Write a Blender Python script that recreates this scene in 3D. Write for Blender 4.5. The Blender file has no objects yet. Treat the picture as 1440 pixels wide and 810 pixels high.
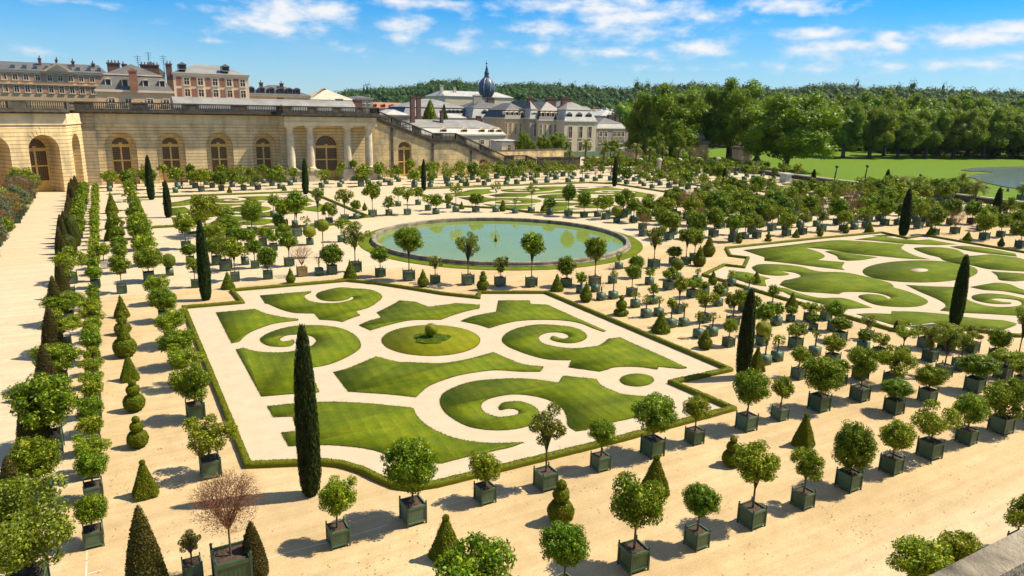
import bpy, bmesh, math, random
import numpy as np
from mathutils import Vector, Matrix
from mathutils.geometry import tessellate_polygon
R_ = math.radians
sc = bpy.context.scene
C = sc.collection
rnd = random.Random(7)
rng = np.random.default_rng(11)

# ------------------------------------------------------------------ camera
FPX, YAW, PIT, ROL, CH = 998.3, 0.5190452, 0.24450204, 0.02094102, 15.0
def _basis():
    cy, sy = math.cos(YAW), math.sin(YAW); cp, sp = math.cos(PIT), math.sin(PIT); cr, sr = math.cos(ROL), math.sin(ROL)
    f = Vector((sy*cp, cy*cp, -sp)); r = Vector((cy, -sy, 0)); u = r.cross(f)
    return r*cr+u*sr, -r*sr+u*cr, f
CR, CU, CF = _basis()
cam = bpy.data.cameras.new('camera'); camo = bpy.data.objects.new('camera', cam); C.objects.link(camo)
cam.sensor_width = 36; cam.lens = FPX/1440*36; cam.clip_start = 0.1; cam.clip_end = 12000
camo.matrix_world = Matrix(((CR.x, CU.x, -CF.x, 0), (CR.y, CU.y, -CF.y, 0), (CR.z, CU.z, -CF.z, CH), (0, 0, 0, 1)))
sc.camera = camo

def ray(x, y):
    return CR*(x-720)+CU*(405-y)+CF*FPX
def un(x, y, z=0.0):                      # a point of the photograph on the level z
    d = ray(x, y); t = (z-CH)/d.z
    return d.x*t, d.y*t
def onY(x, y, Y):                         # ... on the upright plane at Y: returns X, Z
    d = ray(x, y); t = Y/d.y
    return d.x*t, CH+d.z*t
def depth(X, Y, Z=0):
    return Vector((X, Y, Z-CH)).dot(CF)
def pj(X, Y, Z):
    d = Vector((X, Y, Z-CH)); w = d.dot(CF)
    return 720+FPX*d.dot(CR)/w, 405-FPX*d.dot(CU)/w
def zat(py, X, Y):
    lo, hi = -5., 90.
    for _ in range(40):
        m = (lo+hi)/2
        if pj(X, Y, m)[1] > py: lo = m
        else: hi = m
    return lo

# ------------------------------------------------------------------ object helpers
def link(name, me, mat=None, parent=None, loc=None):
    o = bpy.data.objects.new(name, me); C.objects.link(o)
    if me is not None and mat is not None and hasattr(me, 'materials'):
        for m in (mat if isinstance(mat, (list, tuple)) else [mat]): me.materials.append(m)
    if parent: o.parent = parent
    if loc: o.location = loc
    return o
def empty(name, loc=(0, 0, 0), rz=0):
    o = bpy.data.objects.new(name, None); C.objects.link(o); o.location = loc; o.rotation_euler[2] = rz
    o.empty_display_size = .3
    return o
def tag(o, label=None, cat=None, group=None, kind=None):
    if label: o['label'] = label
    if cat: o['category'] = cat
    if group: o['group'] = group
    if kind: o['kind'] = kind
    return o
def struct(o): o['kind'] = 'structure'; return o
def np_mesh(name, v, f, smooth=False, mi=None):
    """v (n,3), f (m,3) or (m,4) arrays, or a list of such arrays"""
    me = bpy.data.meshes.new(name)
    v = np.asarray(v, np.float32)
    fs = f if isinstance(f, list) else [f]
    fs = [np.asarray(a, np.int32) for a in fs if len(a)]
    nl = sum(a.size for a in fs); nf = sum(len(a) for a in fs)
    me.vertices.add(len(v)); me.loops.add(nl); me.polygons.add(nf)
    me.vertices.foreach_set('co', v.ravel())
    me.loops.foreach_set('vertex_index', np.concatenate([a.ravel() for a in fs]))
    tot = np.concatenate([np.full(len(a), a.shape[1], np.int32) for a in fs])
    st = np.concatenate([[0], np.cumsum(tot)[:-1]]).astype(np.int32)
    me.polygons.foreach_set('loop_start', st); me.polygons.foreach_set('loop_total', tot)
    if smooth: me.polygons.foreach_set('use_smooth', np.ones(nf, bool))
    if mi is not None: me.polygons.foreach_set('material_index', np.asarray(mi, np.int32))
    me.update(calc_edges=True); me.validate()
    return me

class MB:
    """collects simple shapes, builds one mesh"""
    def __init__(s): s.v = []; s.f = []; s.m = []
    def add(s, vs, fs, mi=0):
        b = len(s.v); s.v += [tuple(p) for p in vs]; s.f += [tuple(i+b for i in f) for f in fs]; s.m += [mi]*len(fs); return s
    def box(s, x0, x1, y0, y1, z0, z1, mi=0):
        return s.add([(x0, y0, z0), (x1, y0, z0), (x1, y1, z0), (x0, y1, z0), (x0, y0, z1), (x1, y0, z1), (x1, y1, z1), (x0, y1, z1)],
                     [(3, 2, 1, 0), (4, 5, 6, 7), (0, 1, 5, 4), (1, 2, 6, 5), (2, 3, 7, 6), (3, 0, 4, 7)], mi)
    def lathe(s, prof, cx=0, cy=0, n=12, mi=0, cap=True):
        vs = []; fs = []
        for r, z in prof:
            for i in range(n):
                a = 2*math.pi*i/n; vs.append((cx+r*math.cos(a), cy+r*math.sin(a), z))
        for k in range(len(prof)-1):
            for i in range(n):
                j = (i+1) % n; fs.append((k*n+i, k*n+j, (k+1)*n+j, (k+1)*n+i))
        if cap:
            fs.append(tuple(range(n))[::-1]); fs.append(tuple((len(prof)-1)*n+i for i in range(n)))
        return s.add(vs, fs, mi)
    def tube(s, pts, rad, n=6, mi=0):
        pts = [Vector(p) for p in pts]; vs = []; fs = []
        for k, p in enumerate(pts):
            d = (pts[min(k+1, len(pts)-1)]-pts[max(k-1, 0)]).normalized()
            a = d.orthogonal().normalized() if abs(d.z) > .95 else d.cross(Vector((0, 0, 1))).normalized()
            b = d.cross(a); r = rad[k] if isinstance(rad, (list, tuple)) else rad
            for i in range(n):
                t = 2*math.pi*i/n; vs.append(p+a*r*math.cos(t)+b*r*math.sin(t))
        for k in range(len(pts)-1):
            for i in range(n):
                j = (i+1) % n; fs.append((k*n+i, k*n+j, (k+1)*n+j, (k+1)*n+i))
        fs.append(tuple(range(n))[::-1]); fs.append(tuple((len(pts)-1)*n+i for i in range(n)))
        return s.add(vs, fs, mi)
    def build(s, name, mat, parent=None, smooth=False, loc=None):
        me = bpy.data.meshes.new(name); me.from_pydata(s.v, [], s.f)
        if any(s.m): me.polygons.foreach_set('material_index', s.m)
        if smooth: me.polygons.foreach_set('use_smooth', [True]*len(s.f))
        me.update()
        return link(name, me, mat, parent, loc)

# ------------------------------------------------------------------ materials
def newmat(name):
    m = bpy.data.materials.new(name); m.use_nodes = True
    nt = m.node_tree; b = nt.nodes['Principled BSDF']
    return m, nt, b
def N(nt, t, **k):
    n = nt.nodes.new(t)
    for a, v in k.items():
        if a.startswith('_'): setattr(n, a[1:], v)
        else: n.inputs[a.replace('__', ' ')].default_value = v
    return n
def ramp(nt, src, stops):
    r = nt.nodes.new('ShaderNodeValToRGB'); e = r.color_ramp.elements
    while len(e) < len(stops): e.new(.5)
    for i, (p, c) in enumerate(stops):
        e[i].position = p; e[i].color = (*c, 1) if len(c) == 3 else c
    nt.links.new(src, r.inputs['Fac']); return r
def mix(nt, fac, a, b, mode='MIX'):
    m = nt.nodes.new('ShaderNodeMix'); m.data_type = 'RGBA'; m.blend_type = mode
    for i, v in ((0, fac), (6, a), (7, b)):
        if isinstance(v, bpy.types.NodeSocket): nt.links.new(v, m.inputs[i])
        elif i == 0: m.inputs[0].default_value = v
        else: m.inputs[i].default_value = (*v, 1)
    return m.outputs[2]
def math_(nt, op, a, b=0., c=None):
    m = nt.nodes.new('ShaderNodeMath'); m.operation = op
    for i, v in enumerate((a, b) if c is None else (a, b, c)):
        if isinstance(v, bpy.types.NodeSocket): nt.links.new(v, m.inputs[i])
        else: m.inputs[i].default_value = v
    return m.outputs[0]
def pos(nt):
    return nt.nodes.new('ShaderNodeNewGeometry').outputs['Position']
def noise(nt, vec, scale, detail=3, rough=.55, out='Fac'):
    n = N(nt, 'ShaderNodeTexNoise', Scale=scale, Detail=detail, Roughness=rough)
    nt.links.new(vec, n.inputs['Vector']); return n.outputs[out]
def bump(nt, b, h, strength=.3, dist=.05):
    n = N(nt, 'ShaderNodeBump', Strength=strength, Distance=dist); nt.links.new(h, n.inputs['Height']); nt.links.new(n.outputs[0], b.inputs['Normal'])
def smoothband(nt, v, a0, a1, b0, b1):      # 1 between a1 and b0, fading out to a0 and b1
    m1 = nt.nodes.new('ShaderNodeMapRange'); m1.interpolation_type = 'SMOOTHSTEP'; m1.inputs[1].default_value = a0; m1.inputs[2].default_value = a1
    m2 = nt.nodes.new('ShaderNodeMapRange'); m2.interpolation_type = 'SMOOTHSTEP'; m2.inputs[1].default_value = b0; m2.inputs[2].default_value = b1; m2.inputs[3].default_value = 1; m2.inputs[4].default_value = 0
    for m in (m1, m2): nt.links.new(v, m.inputs[0])
    return math_(nt, 'MULTIPLY', m1.outputs[0], m2.outputs[0])

def plain(name, c1, c2=None, rough=.7, scale=1.5, bs=.15, bscale=12, metallic=0, spec=.5):
    m, nt, b = newmat(name); p = pos(nt)
    c2 = c2 or tuple(x*.72 for x in c1)
    n1 = noise(nt, p, scale, 5, .6)
    r = ramp(nt, n1, [(.3, c2), (.7, c1)])
    nt.links.new(r.outputs[0], b.inputs['Base Color'])
    b.inputs['Roughness'].default_value = rough; b.inputs['Metallic'].default_value = metallic
    b.inputs['Specular IOR Level'].default_value = spec
    if bs: bump(nt, b, noise(nt, p, bscale, 4, .6), bs)
    return m

def leafmat(name, ca, cb, cc=None, spec=.18, rough=.48, trans=.25, tint=0.12):
    """leaves: colour per leaf (island) between ca and cb, a share of cc; some light through them"""
    m, nt, b = newmat(name)
    g = nt.nodes.new('ShaderNodeNewGeometry'); oi = nt.nodes.new('ShaderNodeObjectInfo')
    stops = [(0, ca), (.75, cb)] + ([(1, cc)] if cc else [(1, cb)])
    r = ramp(nt, g.outputs['Random Per Island'], stops)
    hs = nt.nodes.new('ShaderNodeHueSaturation')
    h = math_(nt, 'MULTIPLY_ADD', oi.outputs['Random'], .030, .482)
    v = math_(nt, 'MULTIPLY_ADD', oi.outputs['Random'], 2*tint, 1-tint)
    nt.links.new(h, hs.inputs['Hue']); nt.links.new(v, hs.inputs['Value']); nt.links.new(r.outputs[0], hs.inputs['Color'])
    nt.links.new(hs.outputs[0], b.inputs['Base Color'])
    b.inputs['Roughness'].default_value = rough; b.inputs['Specular IOR Level'].default_value = spec
    tr = nt.nodes.new('ShaderNodeBsdfTranslucent')
    bc = nt.nodes.new('ShaderNodeBrightContrast')
    tc = mix(nt, .6, hs.outputs[0], (.34, .40, .01))
    nt.links.new(tc, tr.inputs['Color'])
    ms = nt.nodes.new('ShaderNodeMixShader'); ms.inputs[0].default_value = trans
    nt.links.new(b.outputs[0], ms.inputs[1]); nt.links.new(tr.outputs[0], ms.inputs[2])
    nt.links.new(ms.outputs[0], nt.nodes['Material Output'].inputs['Surface'])
    nt.nodes.remove(bc)
    return m

M = {}
M['leaf_o'] = leafmat('orange_leaf', (.034, .080, .001), (.125, .198, .002), (.42, .46, .04))
M['leaf_y'] = leafmat('yellow_green_leaf', (.07, .12, .001), (.205, .26, .003), (.54, .52, .06))
M['leaf_d'] = leafmat('dark_leaf', (.022, .060, .001), (.100, .170, .002), (.30, .36, .03), trans=.2)
M['leaf_s'] = leafmat('olive_leaf', (.065, .095, .004), (.155, .19, .008), (.34, .35, .06), trans=.25)
M['leaf_grey'] = leafmat('grey_olive_leaf', (.07, .085, .035), (.15, .16, .08), (.24, .24, .14), trans=.15)
M['twig'] = leafmat('dry_twig', (.15, .065, .030), (.26, .13, .065), (.20, .16, .03), spec=.2, rough=.7, trans=.05)
M['box'] = leafmat('clipped_box', (.055, .085, .001), (.15, .175, .002), (.27, .27, .01), spec=.2, rough=.6, trans=.2, tint=.1)
M['boxdark'] = leafmat('dull_box', (.030, .045, .003), (.065, .080, .006), (.11, .12, .015), spec=.2, rough=.6, trans=.1)
M['cypress'] = leafmat('cypress_needles', (.008, .020, .002), (.024, .045, .004), (.055, .08, .008), spec=.2, rough=.6, trans=.08)
M['yew'] = leafmat('yew_needles', (.030, .030, .004), (.065, .060, .008), (.15, .075, .012), spec=.2, rough=.6, trans=.1)
M['plane'] = leafmat('plane_tree_leaf', (.045, .100, .001), (.125, .210, .002), (.26, .35, .010), spec=.3, rough=.5, trans=.35)
M['wood_leaf'] = leafmat('woodland_leaf', (.010, .036, .008), (.030, .074, .010), (.06, .11, .014), spec=.2, rough=.6, trans=.15)
M['palm'] = leafmat('palm_frond', (.040, .065, .004), (.12, .14, .010), (.28, .26, .04), trans=.2)
M['bark'] = plain('bark', (.14, .10, .065), (.06, .045, .03), .85, 6, .4, 25)
M['planebark'] = plain('plane_bark', (.10, .08, .055), (.05, .04, .03), .85, 2, .3, 6)
M['soil'] = plain('soil', (.09, .05, .028), (.04, .022, .014), .95, 8, .5, 30)
M['tub'] = plain('green_painted_wood', (.070, .130, .058), (.036, .075, .036), .5, 2.5, .05, 40)
M['tubmetal'] = plain('green_painted_iron', (.030, .080, .048), (.018, .048, .03), .38, 5, .05, 40)
M['tubwhite'] = plain('white_painted_wood', (.62, .60, .54), (.48, .46, .40), .5, 3)
M['tubyellow'] = plain('ochre_painted_wood', (.34, .25, .07), (.22, .16, .05), .5, 3)
M['tubdark'] = plain('brown_painted_wood', (.075, .045, .030), (.035, .025, .02), .55, 3)
M['terracotta'] = plain('terracotta', (.30, .12, .06), (.2, .08, .04), .8, 4)
M['stone_pale'] = plain('pale_stone', (.58, .50, .37), (.42, .35, .24), .85, .8, .25, 8)
M['stone_dark'] = plain('weathered_stone', (.125, .10, .062), (.030, .025, .017), .9, .9, .4, 7)
M['rimstone'] = plain('pool_rim_stone', (.36, .30, .20), (.07, .055, .035), .9, 1.1, .5, 9)
M['coping'] = plain('lichen_stone', (.40, .33, .22), (.07, .058, .04), .95, 4.5, .5, 22)
M['cornice'] = plain('grey_stone', (.36, .31, .22), (.16, .14, .10), .9, .8, .3, 7)
M['column'] = plain('column_stone', (.72, .59, .38), (.48, .39, .25), .85, .7, .2, 8)
M['door'] = plain('ochre_door_paint', (.78, .49, .12), (.62, .37, .08), .5, 1.5)
M['glass'] = plain('dark_glass', (.13, .066, .020), (.05, .027, .011), .3, 2, 0)
M['winglass'] = plain('window_glass', (.025, .024, .022), (.012, .012, .012), .3, 2, 0)
M['lattice'] = plain('lattice_paint', (.30, .19, .06), None, .6)
M['slate'] = plain('slate', (.135, .125, .11), (.075, .07, .062), .55, .5, .2, 5)
M['slatelight'] = plain('zinc_roof', (.29, .275, .235), (.17, .16, .14), .55, .35, .15, 3)
M['slatedark'] = plain('dark_slate', (.040, .042, .048), (.024, .026, .030), .5, .6, .2, 5)
M['lead'] = plain('lead_sheet', (.47, .455, .40), (.30, .285, .245), .6, .35, .1, 2)
M['white'] = plain('white_trim', (.60, .55, .44), (.46, .42, .33), .6, 1)
M['cream'] = plain('cream_render', (.74, .50, .26), (.62, .40, .20), .85, .3, .05, 5)
M['creampale'] = plain('pale_cream_render', (.82, .64, .41), (.70, .53, .33), .85, .3, .05, 5)
M['greyrender'] = plain('grey_render', (.48, .38, .28), (.37, .29, .21), .85, .3, .05, 5)
M['pink'] = plain('pink_render', (.52, .31, .19), (.44, .25, .15), .85, .5, .05, 5)
M['chimney'] = plain('chimney_brick', (.19, .095, .06), (.10, .055, .04), .85, 2, .3, 15)
M['tiles'] = plain('orange_tiles', (.42, .18, .09), (.28, .11, .06), .8, .6, .3, 4)
M['palecor'] = plain('pale_sheet_roof', (.52, .46, .33), (.42, .36, .25), .7, .4, .1, 3)
M['copper'] = plain('blue_slate_dome', (.085, .12, .16), (.05, .075, .11), .35, .5, .1, 4)
M['gold'] = plain('gilt_ball', (.6, .38, .08), None, .35, 2, 0, metallic=.6)
M['iron'] = plain('dark_iron', (.03, .028, .024), None, .5)
M['hill'] = plain('hill_grass', (.030, .060, .015), (.020, .040, .010), .95, .01, 0)
M['chalk'] = plain('faint_chalk', (.62, .52, .40), (.50, .39, .25), .95, 2.5, 0)
M['litter'] = leafmat('dry_leaf', (.16, .09, .03), (.30, .19, .07), (.40, .30, .12), spec=.1, rough=.8, trans=.05)
M['awning'] = plain('lamp_pole', (.02, .02, .018), None, .6)

for k_ in ('tub', 'tubmetal'):
    nt_ = M[k_].node_tree; b_ = nt_.nodes['Principled BSDF']; src = b_.inputs['Base Color'].links[0].from_socket
    oi_ = nt_.nodes.new('ShaderNodeObjectInfo'); hs_ = nt_.nodes.new('ShaderNodeHueSaturation')
    nt_.links.new(math_(nt_, 'MULTIPLY_ADD', oi_.outputs['Random'], .75, .68), hs_.inputs['Value']); nt_.links.new(math_(nt_, 'MULTIPLY_ADD', oi_.outputs['Random'], -.35, 1.1), hs_.inputs['Saturation'])
    nt_.links.new(src, hs_.inputs['Color']); nt_.links.new(hs_.outputs[0], b_.inputs['Base Color'])
def brickmat(name, ca, cb, mortar, s=1.0):
    m, nt, b = newmat(name)
    tc = nt.nodes.new('ShaderNodeNewGeometry')
    sx = nt.nodes.new('ShaderNodeSeparateXYZ'); nt.links.new(tc.outputs['Position'], sx.inputs[0])
    cb_ = nt.nodes.new('ShaderNodeCombineXYZ'); nt.links.new(math_(nt, 'ADD', sx.outputs[0], sx.outputs[1]), cb_.inputs[0]); nt.links.new(sx.outputs[2], cb_.inputs[1])
    t = N(nt, 'ShaderNodeTexBrick', Scale=s, Mortar__Size=.02, Brick__Width=.5, Row__Height=.2)
    t.inputs['Color1'].default_value = (*ca, 1); t.inputs['Color2'].default_value = (*cb, 1); t.inputs['Mortar'].default_value = (*mortar, 1)
    nt.links.new(cb_.outputs[0], t.inputs['Vector'])
    n = noise(nt, tc.outputs['Position'], .6, 4)
    r = ramp(nt, n, [(.3, (.75, .75, .75)), (.7, (1.1, 1.1, 1.1))])
    nt.links.new(mix(nt, 1., t.outputs[0], r.outputs[0], 'MULTIPLY'), b.inputs['Base Color']); b.inputs['Roughness'].default_value = .85
    return m
M['brick'] = brickmat('red_brick', (.36, .115, .05), (.28, .09, .04), (.36, .27, .18), 2.0)

def rusticmat(name, c1, c2, stain, course=.62, groove=.16, s0=.50, s1=.70, sz=.12):
    """ashlar cut in horizontal courses with deep joints, worn and stained"""
    m, nt, b = newmat(name); p = pos(nt)
    sx = nt.nodes.new('ShaderNodeSeparateXYZ'); nt.links.new(p, sx.inputs[0])
    fr = math_(nt, 'FRACT', math_(nt, 'DIVIDE', sx.outputs[2], course))
    g = math_(nt, 'LESS_THAN', fr, groove) if groove > 0 else math_(nt, 'MULTIPLY', fr, 0)
    cid = math_(nt, 'FLOOR', math_(nt, 'DIVIDE', sx.outputs[2], course))
    # block lengths vary along the course
    cbn = nt.nodes.new('ShaderNodeCombineXYZ')
    nt.links.new(math_(nt, 'FLOOR', math_(nt, 'ADD', math_(nt, 'DIVIDE', math_(nt, 'ADD', sx.outputs[0], sx.outputs[1]), 1.9), math_(nt, 'MULTIPLY', cid, .37))), cbn.inputs[0])
    nt.links.new(cid, cbn.inputs[1])
    wn = nt.nodes.new('ShaderNodeTexWhiteNoise'); nt.links.new(cbn.outputs[0], wn.inputs['Vector'])
    base = ramp(nt, noise(nt, p, .35, 6, .65), [(.3, c2), (.65, c1)]).outputs[0]
    blk = ramp(nt, wn.outputs['Value'], [(0, (.90, .89, .87)), (1, (1.08, 1.07, 1.04))]).outputs[0]
    base = mix(nt, 1., base, blk, 'MULTIPLY')
    mp = N(nt, 'ShaderNodeMapping'); mp.inputs['Scale'].default_value = (.5, .5, sz); nt.links.new(p, mp.inputs[0])
    st = ramp(nt, noise(nt, mp.outputs[0], 1.0, 6, .7), [(s0, (0, 0, 0)), (s1, (1, 1, 1))]).outputs[0]
    base = mix(nt, math_(nt, 'MULTIPLY', st, .75), base, stain)
    col = mix(nt, math_(nt, 'MULTIPLY', g, .70), base, tuple(x*.35 for x in c2))  # shade of the joints is also painted into the colour along each groove
    nt.links.new(col, b.inputs['Base Color']); b.inputs['Roughness'].default_value = .9
    h = math_(nt, 'ADD', math_(nt, 'MULTIPLY', g, -1.), math_(nt, 'MULTIPLY', noise(nt, p, 6, 4), .25))
    bump(nt, b, h, .8, .08)
    return m
M['rustic'] = rusticmat('rusticated_limestone', (.80, .60, .31), (.66, .48, .22), (.36, .27, .15), s0=.47, s1=.68)
M['frieze'] = rusticmat('frieze_limestone', (.78, .62, .36), (.62, .48, .26), (.42, .34, .21), 1.0, 0)
M['smooth'] = rusticmat('plastered_limestone', (.78, .57, .25), (.56, .42, .20), (.27, .22, .14), 1.2, .03, .42, .60, .3)
M['buttress'] = rusticmat('brown_ashlar', (.40, .32, .20), (.27, .22, .14), (.15, .13, .10), .62, .12)

def groundmat():
    m, nt, b = newmat('sandy_gravel'); p = pos(nt)
    sx = nt.nodes.new('ShaderNodeSeparateXYZ'); nt.links.new(p, sx.inputs[0])
    big = noise(nt, p, .16, 6, .65); mid = noise(nt, p, 1.3, 6, .7); fine = noise(nt, p, 16, 6, .8)
    sand = mix(nt, 1., ramp(nt, mid, [(.32, (.46, .335, .175)), (.66, (.53, .40, .225))]).outputs[0], ramp(nt, big, [(.3, (.86, .84, .80)), (.7, (1.08, 1.08, 1.08))]).outputs[0], 'MULTIPLY')
    pale = ramp(nt, mid, [(.3, (.49, .39, .25)), (.7, (.55, .45, .30))]).outputs[0]
    # walked and driven ground is paler: the side avenues and the paths between the beds
    wob = math_(nt, 'MULTIPLY_ADD', big, 3.2, -1.6)
    xs = math_(nt, 'ADD', sx.outputs[0], wob); ys = math_(nt, 'ADD', sx.outputs[1], wob)
    f = smoothband(nt, ys, 2.5, 5, 10.5, 14.5)
    f = math_(nt, 'MAXIMUM', f, smoothband(nt, xs, -10, -8.4, -3.4, -2.2))
    f = math_(nt, 'MAXIMUM', f, smoothband(nt, ys, 62, 65, 250, 260))
    f = math_(nt, 'MAXIMUM', f, smoothband(nt, xs, 5, 10, 30, 34) if False else 0.)
    f = math_(nt, 'MULTIPLY', f, .9)
    col = mix(nt, f, sand, pale)
    col = mix(nt, 1., col, ramp(nt, fine, [(.30, (.72, .70, .66)), (.58, (1.06, 1.06, 1.06))]).outputs[0], 'MULTIPLY')
    mp2 = N(nt, 'ShaderNodeMapping'); mp2.inputs['Scale'].default_value = (.10, 1.6, 1); nt.links.new(p, mp2.inputs[0])
    trk = ramp(nt, noise(nt, mp2.outputs[0], 1.0, 5, .65), [(.40, (.90, .885, .86)), (.60, (1.05, 1.05, 1.05))]).outputs[0]
    col = mix(nt, .8, col, trk, 'MULTIPLY')
    # scattered leaf litter and damp spots
    sp = ramp(nt, noise(nt, p, 9, 2, .5), [(.70, (0, 0, 0)), (.76, (1, 1, 1))]).outputs[0]
    sp2 = ramp(nt, noise(nt, p, .45, 3, .6), [(.45, (0, 0, 0)), (.65, (1, 1, 1))]).outputs[0]
    col = mix(nt, math_(nt, 'MULTIPLY', math_(nt, 'MULTIPLY', sp, sp2), .5), col, (.30, .20, .09))
    nt.links.new(col, b.inputs['Base Color']); b.inputs['Roughness'].default_value = .95; b.inputs['Specular IOR Level'].default_value = .15
    bump(nt, b, math_(nt, 'ADD', fine, mid), .25, .03)
    return m
M['sand'] = groundmat()
M['bedgravel'] = plain('pale_bed_gravel', (.49, .395, .27), (.43, .345, .23), .95, 1.1, .15, 25, spec=.15)

def grassmat(name, ca, cb, cc, stripe=.35, sw=1.1):
    m, nt, b = newmat(name); p = pos(nt)
    mp = N(nt, 'ShaderNodeMapping'); mp.inputs['Rotation'].default_value = (0, 0, R_(4)); nt.links.new(p, mp.inputs[0])
    sx = nt.nodes.new('ShaderNodeSeparateXYZ'); nt.links.new(mp.outputs[0], sx.inputs[0])
    n1 = noise(nt, p, .7, 6, .7); n2 = noise(nt, p, 11, 6, .8)
    base = ramp(nt, n1, [(.32, ca), (.55, cb), (.75, cc)]).outputs[0]
    sxx = math_(nt, 'ADD', sx.outputs[0], math_(nt, 'MULTIPLY', n1, .25))
    s = math_(nt, 'SINE', math_(nt, 'MULTIPLY', sxx, 2*math.pi/sw))
    s = math_(nt, 'MULTIPLY_ADD', s, stripe*.5, 1.)
    cs = nt.nodes.new('ShaderNodeCombineColor')
    for i in range(3): nt.links.new(s, cs.inputs[i])
    col = mix(nt, 1., base, cs.outputs[0], 'MULTIPLY')
    # narrow yellow lines where the mower wheels ran
    w = ramp(nt, math_(nt, 'FRACT', math_(nt, 'DIVIDE', sxx, sw)), [(.0, (1, 1, 1)), (.10, (0, 0, 0)), (.9, (0, 0, 0)), (1, (1, 1, 1))]).outputs[0]
    wn = ramp(nt, noise(nt, p, .35, 2), [(.45, (0, 0, 0)), (.62, (1, 1, 1))]).outputs[0]
    col = mix(nt, math_(nt, 'MULTIPLY', math_(nt, 'MULTIPLY', w, wn), .55*min(1, stripe*3)), col, (.27, .25, .02))
    col = mix(nt, 1., col, ramp(nt, n2, [(.30, (.55, .60, .5)), (.66, (1.22, 1.18, 1.15))]).outputs[0], 'MULTIPLY')
    nt.links.new(col, b.inputs['Base Color']); b.inputs['Roughness'].default_value = .9; b.inputs['Specular IOR Level'].default_value = .15
    bump(nt, b, n2, .6, .04)
    return m
M['grass'] = grassmat('mown_grass', (.070, .105, .001), (.110, .142, .001), (.19, .175, .003), .16, .7)
M['grassyellow'] = grassmat('dry_mown_grass', (.125, .14, .001), (.17, .175, .002), (.23, .20, .004), .13, .8)
M['park'] = grassmat('park_grass', (.085, .150, .002), (.105, .180, .003), (.17, .20, .006), .10, 7)
M['turfedge'] = plain('turf_edge_soil', (.10, .05, .02), (.05, .028, .012), .95, 5, .3)

def watermat(name, c, rough=.02, bs=.02, sc_=1.2):
    m, nt, b = newmat(name); p = pos(nt)
    r = ramp(nt, noise(nt, p, .12, 4), [(.3, c), (.7, tuple(x*1.15 for x in c))])
    nt.links.new(r.outputs[0], b.inputs['Base Color']); b.inputs['Roughness'].default_value = rough; b.inputs['IOR'].default_value = 1.33; b.inputs['Specular IOR Level'].default_value = .34
    bump(nt, b, noise(nt, p, sc_, 3), bs, .2); return m
M['pool'] = watermat('green_pool_water', (.165, .215, .045))
M['lake'] = watermat('lake_water', (.14, .19, .16), .12, .25, .8)
# ------------------------------------------------------------------ foliage
def ico(sub):
    bm = bmesh.new(); bmesh.ops.create_icosphere(bm, subdivisions=sub, radius=1)
    v = np.array([p.co[:] for p in bm.verts]); f = np.array([[q.index for q in t.verts] for t in bm.faces]); bm.free(); return v, f
ICO1, ICO2, ICO3, ICO4 = ico(1), ico(2), ico(3), ico(4)
def nrm(a): return a/np.maximum(np.linalg.norm(a, axis=1, keepdims=True), 1e-9)
def leafquads(P, Nn, L, wr=.5, spread=.9, grav=.25, fold=.12, tdir=None):
    n = len(P); L = np.broadcast_to(L, (n,)).reshape(-1, 1)
    nn = nrm(Nn+rng.normal(size=(n, 3))*spread)
    t = rng.normal(size=(n, 3)) if tdir is None else tdir+rng.normal(size=(n, 3))*.25
    t[:, 2] -= grav
    t = nrm(t-nn*(t*nn).sum(1, keepdims=True)); s = np.cross(nn, t)
    v = np.stack([P-t*L/2, P+s*L*wr/2+nn*L*fold, P+t*L/2, P-s*L*wr/2+nn*L*fold], 1).reshape(-1, 3)
    return v, np.arange(4*n).reshape(-1, 4)
def lumps_ball(k, R, r0, r1, squash=1., seed=0, jit=.12):
    g = np.random.default_rng(seed); out = []
    for i in range(k):
        z = 1-2*(i+.5)/k; a = i*2.39996; q = math.sqrt(1-z*z)
        d = np.array([q*math.cos(a), q*math.sin(a), z])+g.normal(size=3)*jit
        out.append((d*R*g.uniform(.85, 1.12)*np.array([1, 1, squash]), g.uniform(r0, r1)))
    return out
def crown_mesh(name, lumps, n, L, core=.72, spread=.9, wr=.5, coreico=ICO2, inner=True, outbias=.5, sub=None):
    V = []; F4 = []; F3 = []; b = 0
    if core:
        cl = lumps+([(np.zeros(3), .62)] if inner else [])
        for c, r in cl:
            v, f = coreico; k = 1+.12*np.sin(v[:, :1]*7+c[0]*9)*np.cos(v[:, 1:2]*6+c[1]*7)
            V.append(v*r*core*k+c); F3.append(f+b); b += len(v)
    w = np.array([r*r for _, r in lumps]); w /= w.sum()
    idx = rng.choice(len(lumps), n, p=w); cc = np.array([c for c, _ in lumps])[idx]; rr = np.array([r for _, r in lumps])[idx][:, None]
    d = nrm(rng.normal(size=(n, 3))+nrm(cc+1e-6)*outbias)
    P = cc+d*rr*rng.uniform(.62, 1.14, (n, 1))
    v, f = leafquads(P, d, L*rng.uniform(.7, 1.35, n), wr, spread)
    V.append(v); F4.append(f+b)
    return np_mesh(name, np.concatenate(V), ([np.concatenate(F3)] if F3 else [])+[np.concatenate(F4)])

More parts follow.
